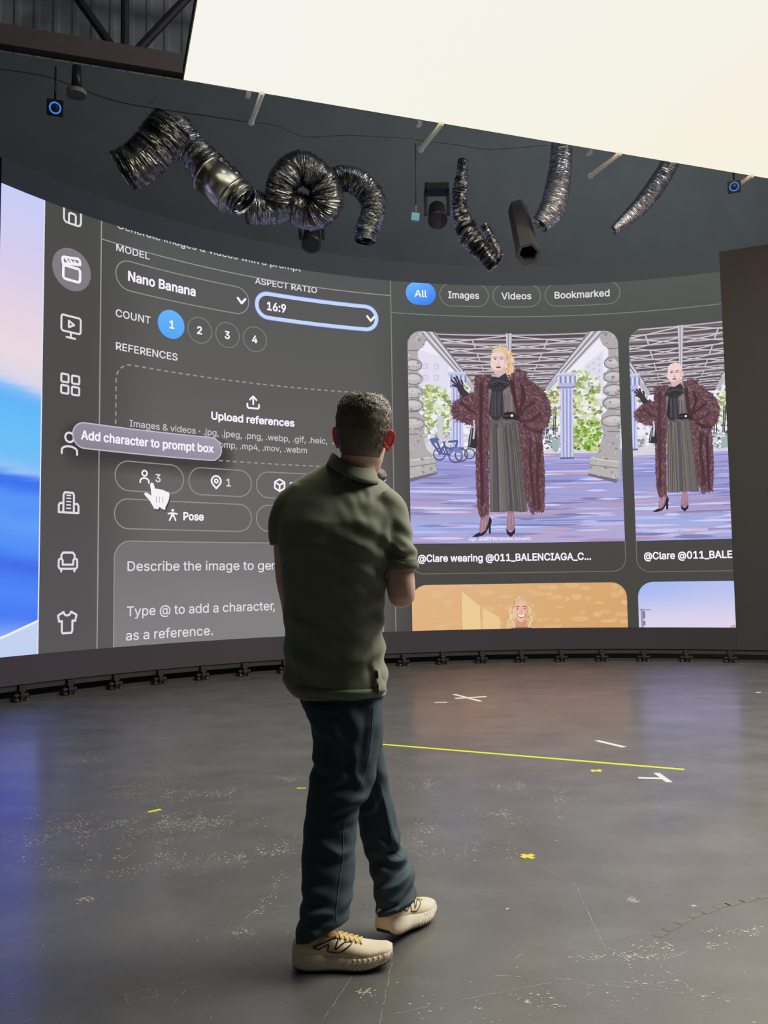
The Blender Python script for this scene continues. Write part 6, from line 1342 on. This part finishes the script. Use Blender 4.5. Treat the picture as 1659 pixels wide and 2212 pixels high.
def shoe(name_label, M):
    o = tag(empty('sneaker', (0, 0, 0)), name_label); o.matrix_world = M; o.parent = man; bpy.context.view_layer.update(); o.matrix_parent_inverse = man.matrix_world.inverted(); o.matrix_world = M
    bpy.context.view_layer.update()
    bm = bmesh.new(); rings = []
    for x, w, zb_, zm, zt in [cat(SH, i / 40) for i in range(41)]:
        wv = .0022 * math.sin(x * 150) * sstep(.12, .2, x)
        rings.append([M @ Vector((x, y, z)) for y, z in ((-w * .88, zb_ + .004), (-w * 1.06, zb_ + .014), (-w * 1.10 - wv, zb_ + (zm - zb_) * .45), (-w * 1.02, zm - .004), (-w * .9, zm + .002), (0, zm + .002), (w * .9, zm + .002), (w * 1.02, zm - .004), (w * 1.10 + wv, zb_ + (zm - zb_) * .45), (w * 1.06, zb_ + .014), (w * .88, zb_ + .004), (0, zb_ + .004))])
    loft(bm, rings); bs = bm
    bm = bmesh.new(); rings = []
    for x, w, zb_, zm, zt in [cat(SH, .03 + .92 * i / 30) for i in range(31)]:
        rings.append([M @ Vector((x, y, z)) for y, z in ((-w * .86, zb_), (-w * .90, zb_ + .006), (w * .90, zb_ + .006), (w * .86, zb_))])
    loft(bm, rings); build('outsole', bm, rub, o)
    bm = bs
    for sd in (-1, 1):                      # sculpted grooves of the foam
        for k in range(7):
            x0 = .165 + k * .016; pts = []
            for i in range(7):
                t = i / 6; x = x0 + .030 * t - .006 * math.sin(t * 6); r_ = cat(SH, min(1, max(0, [j for j, q in enumerate(SH) if q[0] <= x][-1] / 10 + .0))); 
                j = max(jj for jj, q in enumerate(SH) if q[0] <= x); j = min(j, 9); u_ = (x - SH[j][0]) / (SH[j + 1][0] - SH[j][0]); r_ = [a_ + (b3 - a_) * u_ for a_, b3 in zip(SH[j], SH[j + 1])]
                pts.append((*(M @ Vector((x, sd * (r_[1] * 1.085 - .0015), r_[2] + .010 + (r_[3] - r_[2] - .014) * t))), .0036))
            tube(bm, pts, 6)
    tag(build('sole', bm, foam, o), 'thick cream foam sole with sculpted ridges')
    bm = bmesh.new(); rings = []
    for x, w, zb_, zm, zt in [cat(SH, .015 + .97 * i / 40) for i in range(41)]:
        h = zt - zm + .004; k = .62 if .03 < x < .15 else .55
        prof = [(-.97, -.006), (-.99, .25 * h), (-.90, .55 * h), (-.72, .80 * h), (-.40, .96 * h), (0, h), (.40, .96 * h), (.72, .80 * h), (.90, .55 * h), (.99, .25 * h), (.97, -.006)]
        if x < .13:                          # heel collar stays high and narrow
            prof = [(a_ * (1 - .16 * max(0, b_ / h)), b_) for a_, b_ in prof]
        rings.append([M @ Vector((x, a_ * w, zm - .003 + b_)) for a_, b_ in prof])
    loft(bm, rings); up = build('upper', bm, tan_up, o); tag(up, 'tan mesh upper')
    bv = bvh_of(up.data)
    def side(x, z, sd): 
        h = bv.ray_cast(M @ Vector((x, sd * .2, z)), (M.to_3x3() @ Vector((0, -sd, 0))).normalized()); return (h[0], h[1]) if h[0] is not None else (None, None)
    # bold outlined emblem on each side
    for sd in (-1, 1):
        bm = bmesh.new()
        Z = lambda y: .060 + (784 - y) * .000205
        for line in ([(350, 706), (545, 604), (608, 606), (574, 738), (662, 654), (762, 660), (612, 784), (500, 768), (514, 662), (402, 738), (350, 706)],):
            pts = []
            for i in range(len(line) * 5):
                x_, y_ = cat(line, i / (len(line) * 5 - 1)) if False else (lambda u: (line[int(u)][0] + (line[min(int(u) + 1, len(line) - 1)][0] - line[int(u)][0]) * (u - int(u)), line[int(u)][1] + (line[min(int(u) + 1, len(line) - 1)][1] - line[int(u)][1]) * (u - int(u))))(i / (len(line) * 5 - 1) * (len(line) - 1))
                q, nn = side((x_ - 130) / 3240, Z(y_), sd)
                if q is not None: pts.append((*(q + nn * .0008), .0020))
            if len(pts) > 2: tube(bm, pts, 6)
        build('side_emblem', bm, dkl, o)
    def top(x, y):
        h = bv.ray_cast(M @ Vector((x, y, .3)), (M.to_3x3() @ Vector((0, 0, -1))).normalized()); return (h[0], h[1]) if h[0] is not None else (M @ Vector((x, y, .09)), M.to_3x3() @ ZA)
    bm = bmesh.new()
    for k in range(5):
        x = .138 + k * .0165
        for a_, b3 in ((-.024, .024), (.024, -.024)):
            pts = []
            for i in range(8):
                t = i / 7; q, nn = top(x + .016 * t, a_ + (b3 - a_) * t); pts.append((*(q + nn * .0030), .0028))
            tube(bm, pts, 6)
    build('laces', bm, lace_m, o)
    bm = bmesh.new(); V0 = []
    for i in range(10):
        x = .105 + .115 * i / 9; row = []
        for j in range(7):
            y = -.021 + .042 * j / 6; q, nn = top(x, y); row.append(bm.verts.new(q + nn * (.0012 + .0012 * math.cos(y * 70)) + (M.to_3x3() @ Vector((-.006, 0, .024)) if i == 0 else Vector((0, 0, 0)))))
        V0.append(row)
    for i in range(9):
        for j in range(6): bm.faces.new((V0[i][j], V0[i + 1][j], V0[i + 1][j + 1], V0[i][j + 1]))
    build('tongue', bm, mat('orange_tan_tongue', (.72, .40, .17), .8, 0, .12, 60), o)
    return o
shoe('near tan sneaker planted flat, toe to the right', M1)
shoe('far tan sneaker pointing away with its heel raised', M2)

# ---- microphone held to the mouth
mic = tag(empty('handheld_microphone', tuple(mh)), 'dark handheld microphone with mesh grille held at the man\'s mouth', 'microphone')
up_ = -mic_d; u = up_.cross(YA).normalized(); v = up_.cross(u)
gm = mat('grey_mic_mesh', (.20, .19, .17), .35, .7, .4, 900, .8, 1400); mb = mat('black_mic_body', (.015, .015, .016), .4, .2, .2, 60)
bm = bmesh.new(); rings = [ering(mg + up_ * (.025 * math.sin(a)), u * max(.001, .025 * math.cos(a)), v * max(.001, .025 * math.cos(a)), 28) for a in [math.radians(t) for t in range(-50, 91, 10)]]; loft(bm, rings); build('grille', bm, gm, mic)
bm = bmesh.new(); loft(bm, [ering(mg + up_ * h, u * r, v * r, 28) for h, r in ((.004, .0262), (-.004, .0262))]); build('band', bm, gm, mic)
bm = bmesh.new(); loft(bm, [ering(mg + up_ * h, u * r, v * r, 28) for h, r in ((-.016, .0255), (-.026, .0245), (-.045, .019), (-.06, .0175), (-.20, .0125), (-.215, .0135), (-.225, .012))]); build('handle', bm, mb, mic)
# ------------------------------------------------------------------ faint studio ambience
w = bpy.data.worlds.new('studio_air'); S.world = w; w.use_nodes = True
bg = w.node_tree.nodes['Background']; bg.inputs[0].default_value = (.80, .92, 1.0, 1); bg.inputs[1].default_value = AMBIENT

# added fill lamp hidden above the panel, brightens the rig and background
ld = bpy.data.lights.new('rig_added_fill', 'POINT'); ld.energy = RIG_W; ld.color = (.95, .98, 1.0); ld.shadow_soft_size = .4
lo = bpy.data.objects.new('rig_added_fill', ld); C.objects.link(lo); lo.location = (6.6, 7.4, 9.6)
l2 = bpy.data.lights.new('roof_added_fill', 'POINT'); l2.energy = 100; l2.color = (.95, .98, 1.0); l2.shadow_soft_size = .4  # second added fill lamp out of view, lifts the upper left wall
l2o = bpy.data.objects.new('roof_added_fill', l2); C.objects.link(l2o); l2o.location = (.8, 6.0, 10.6)

# added soft lamp out of view, strengthens the light of the overhead panel
ad = bpy.data.lights.new('overhead_added_fill', 'AREA'); ad.shape = 'RECTANGLE'; ad.size = 5.6; ad.size_y = 3.3; ad.energy = AREA_W; ad.color = (1.0, .97, .90)
ao = bpy.data.objects.new('overhead_added_fill', ad); C.objects.link(ao)
ao.location = (5.0, 4.40, PZ - .03)
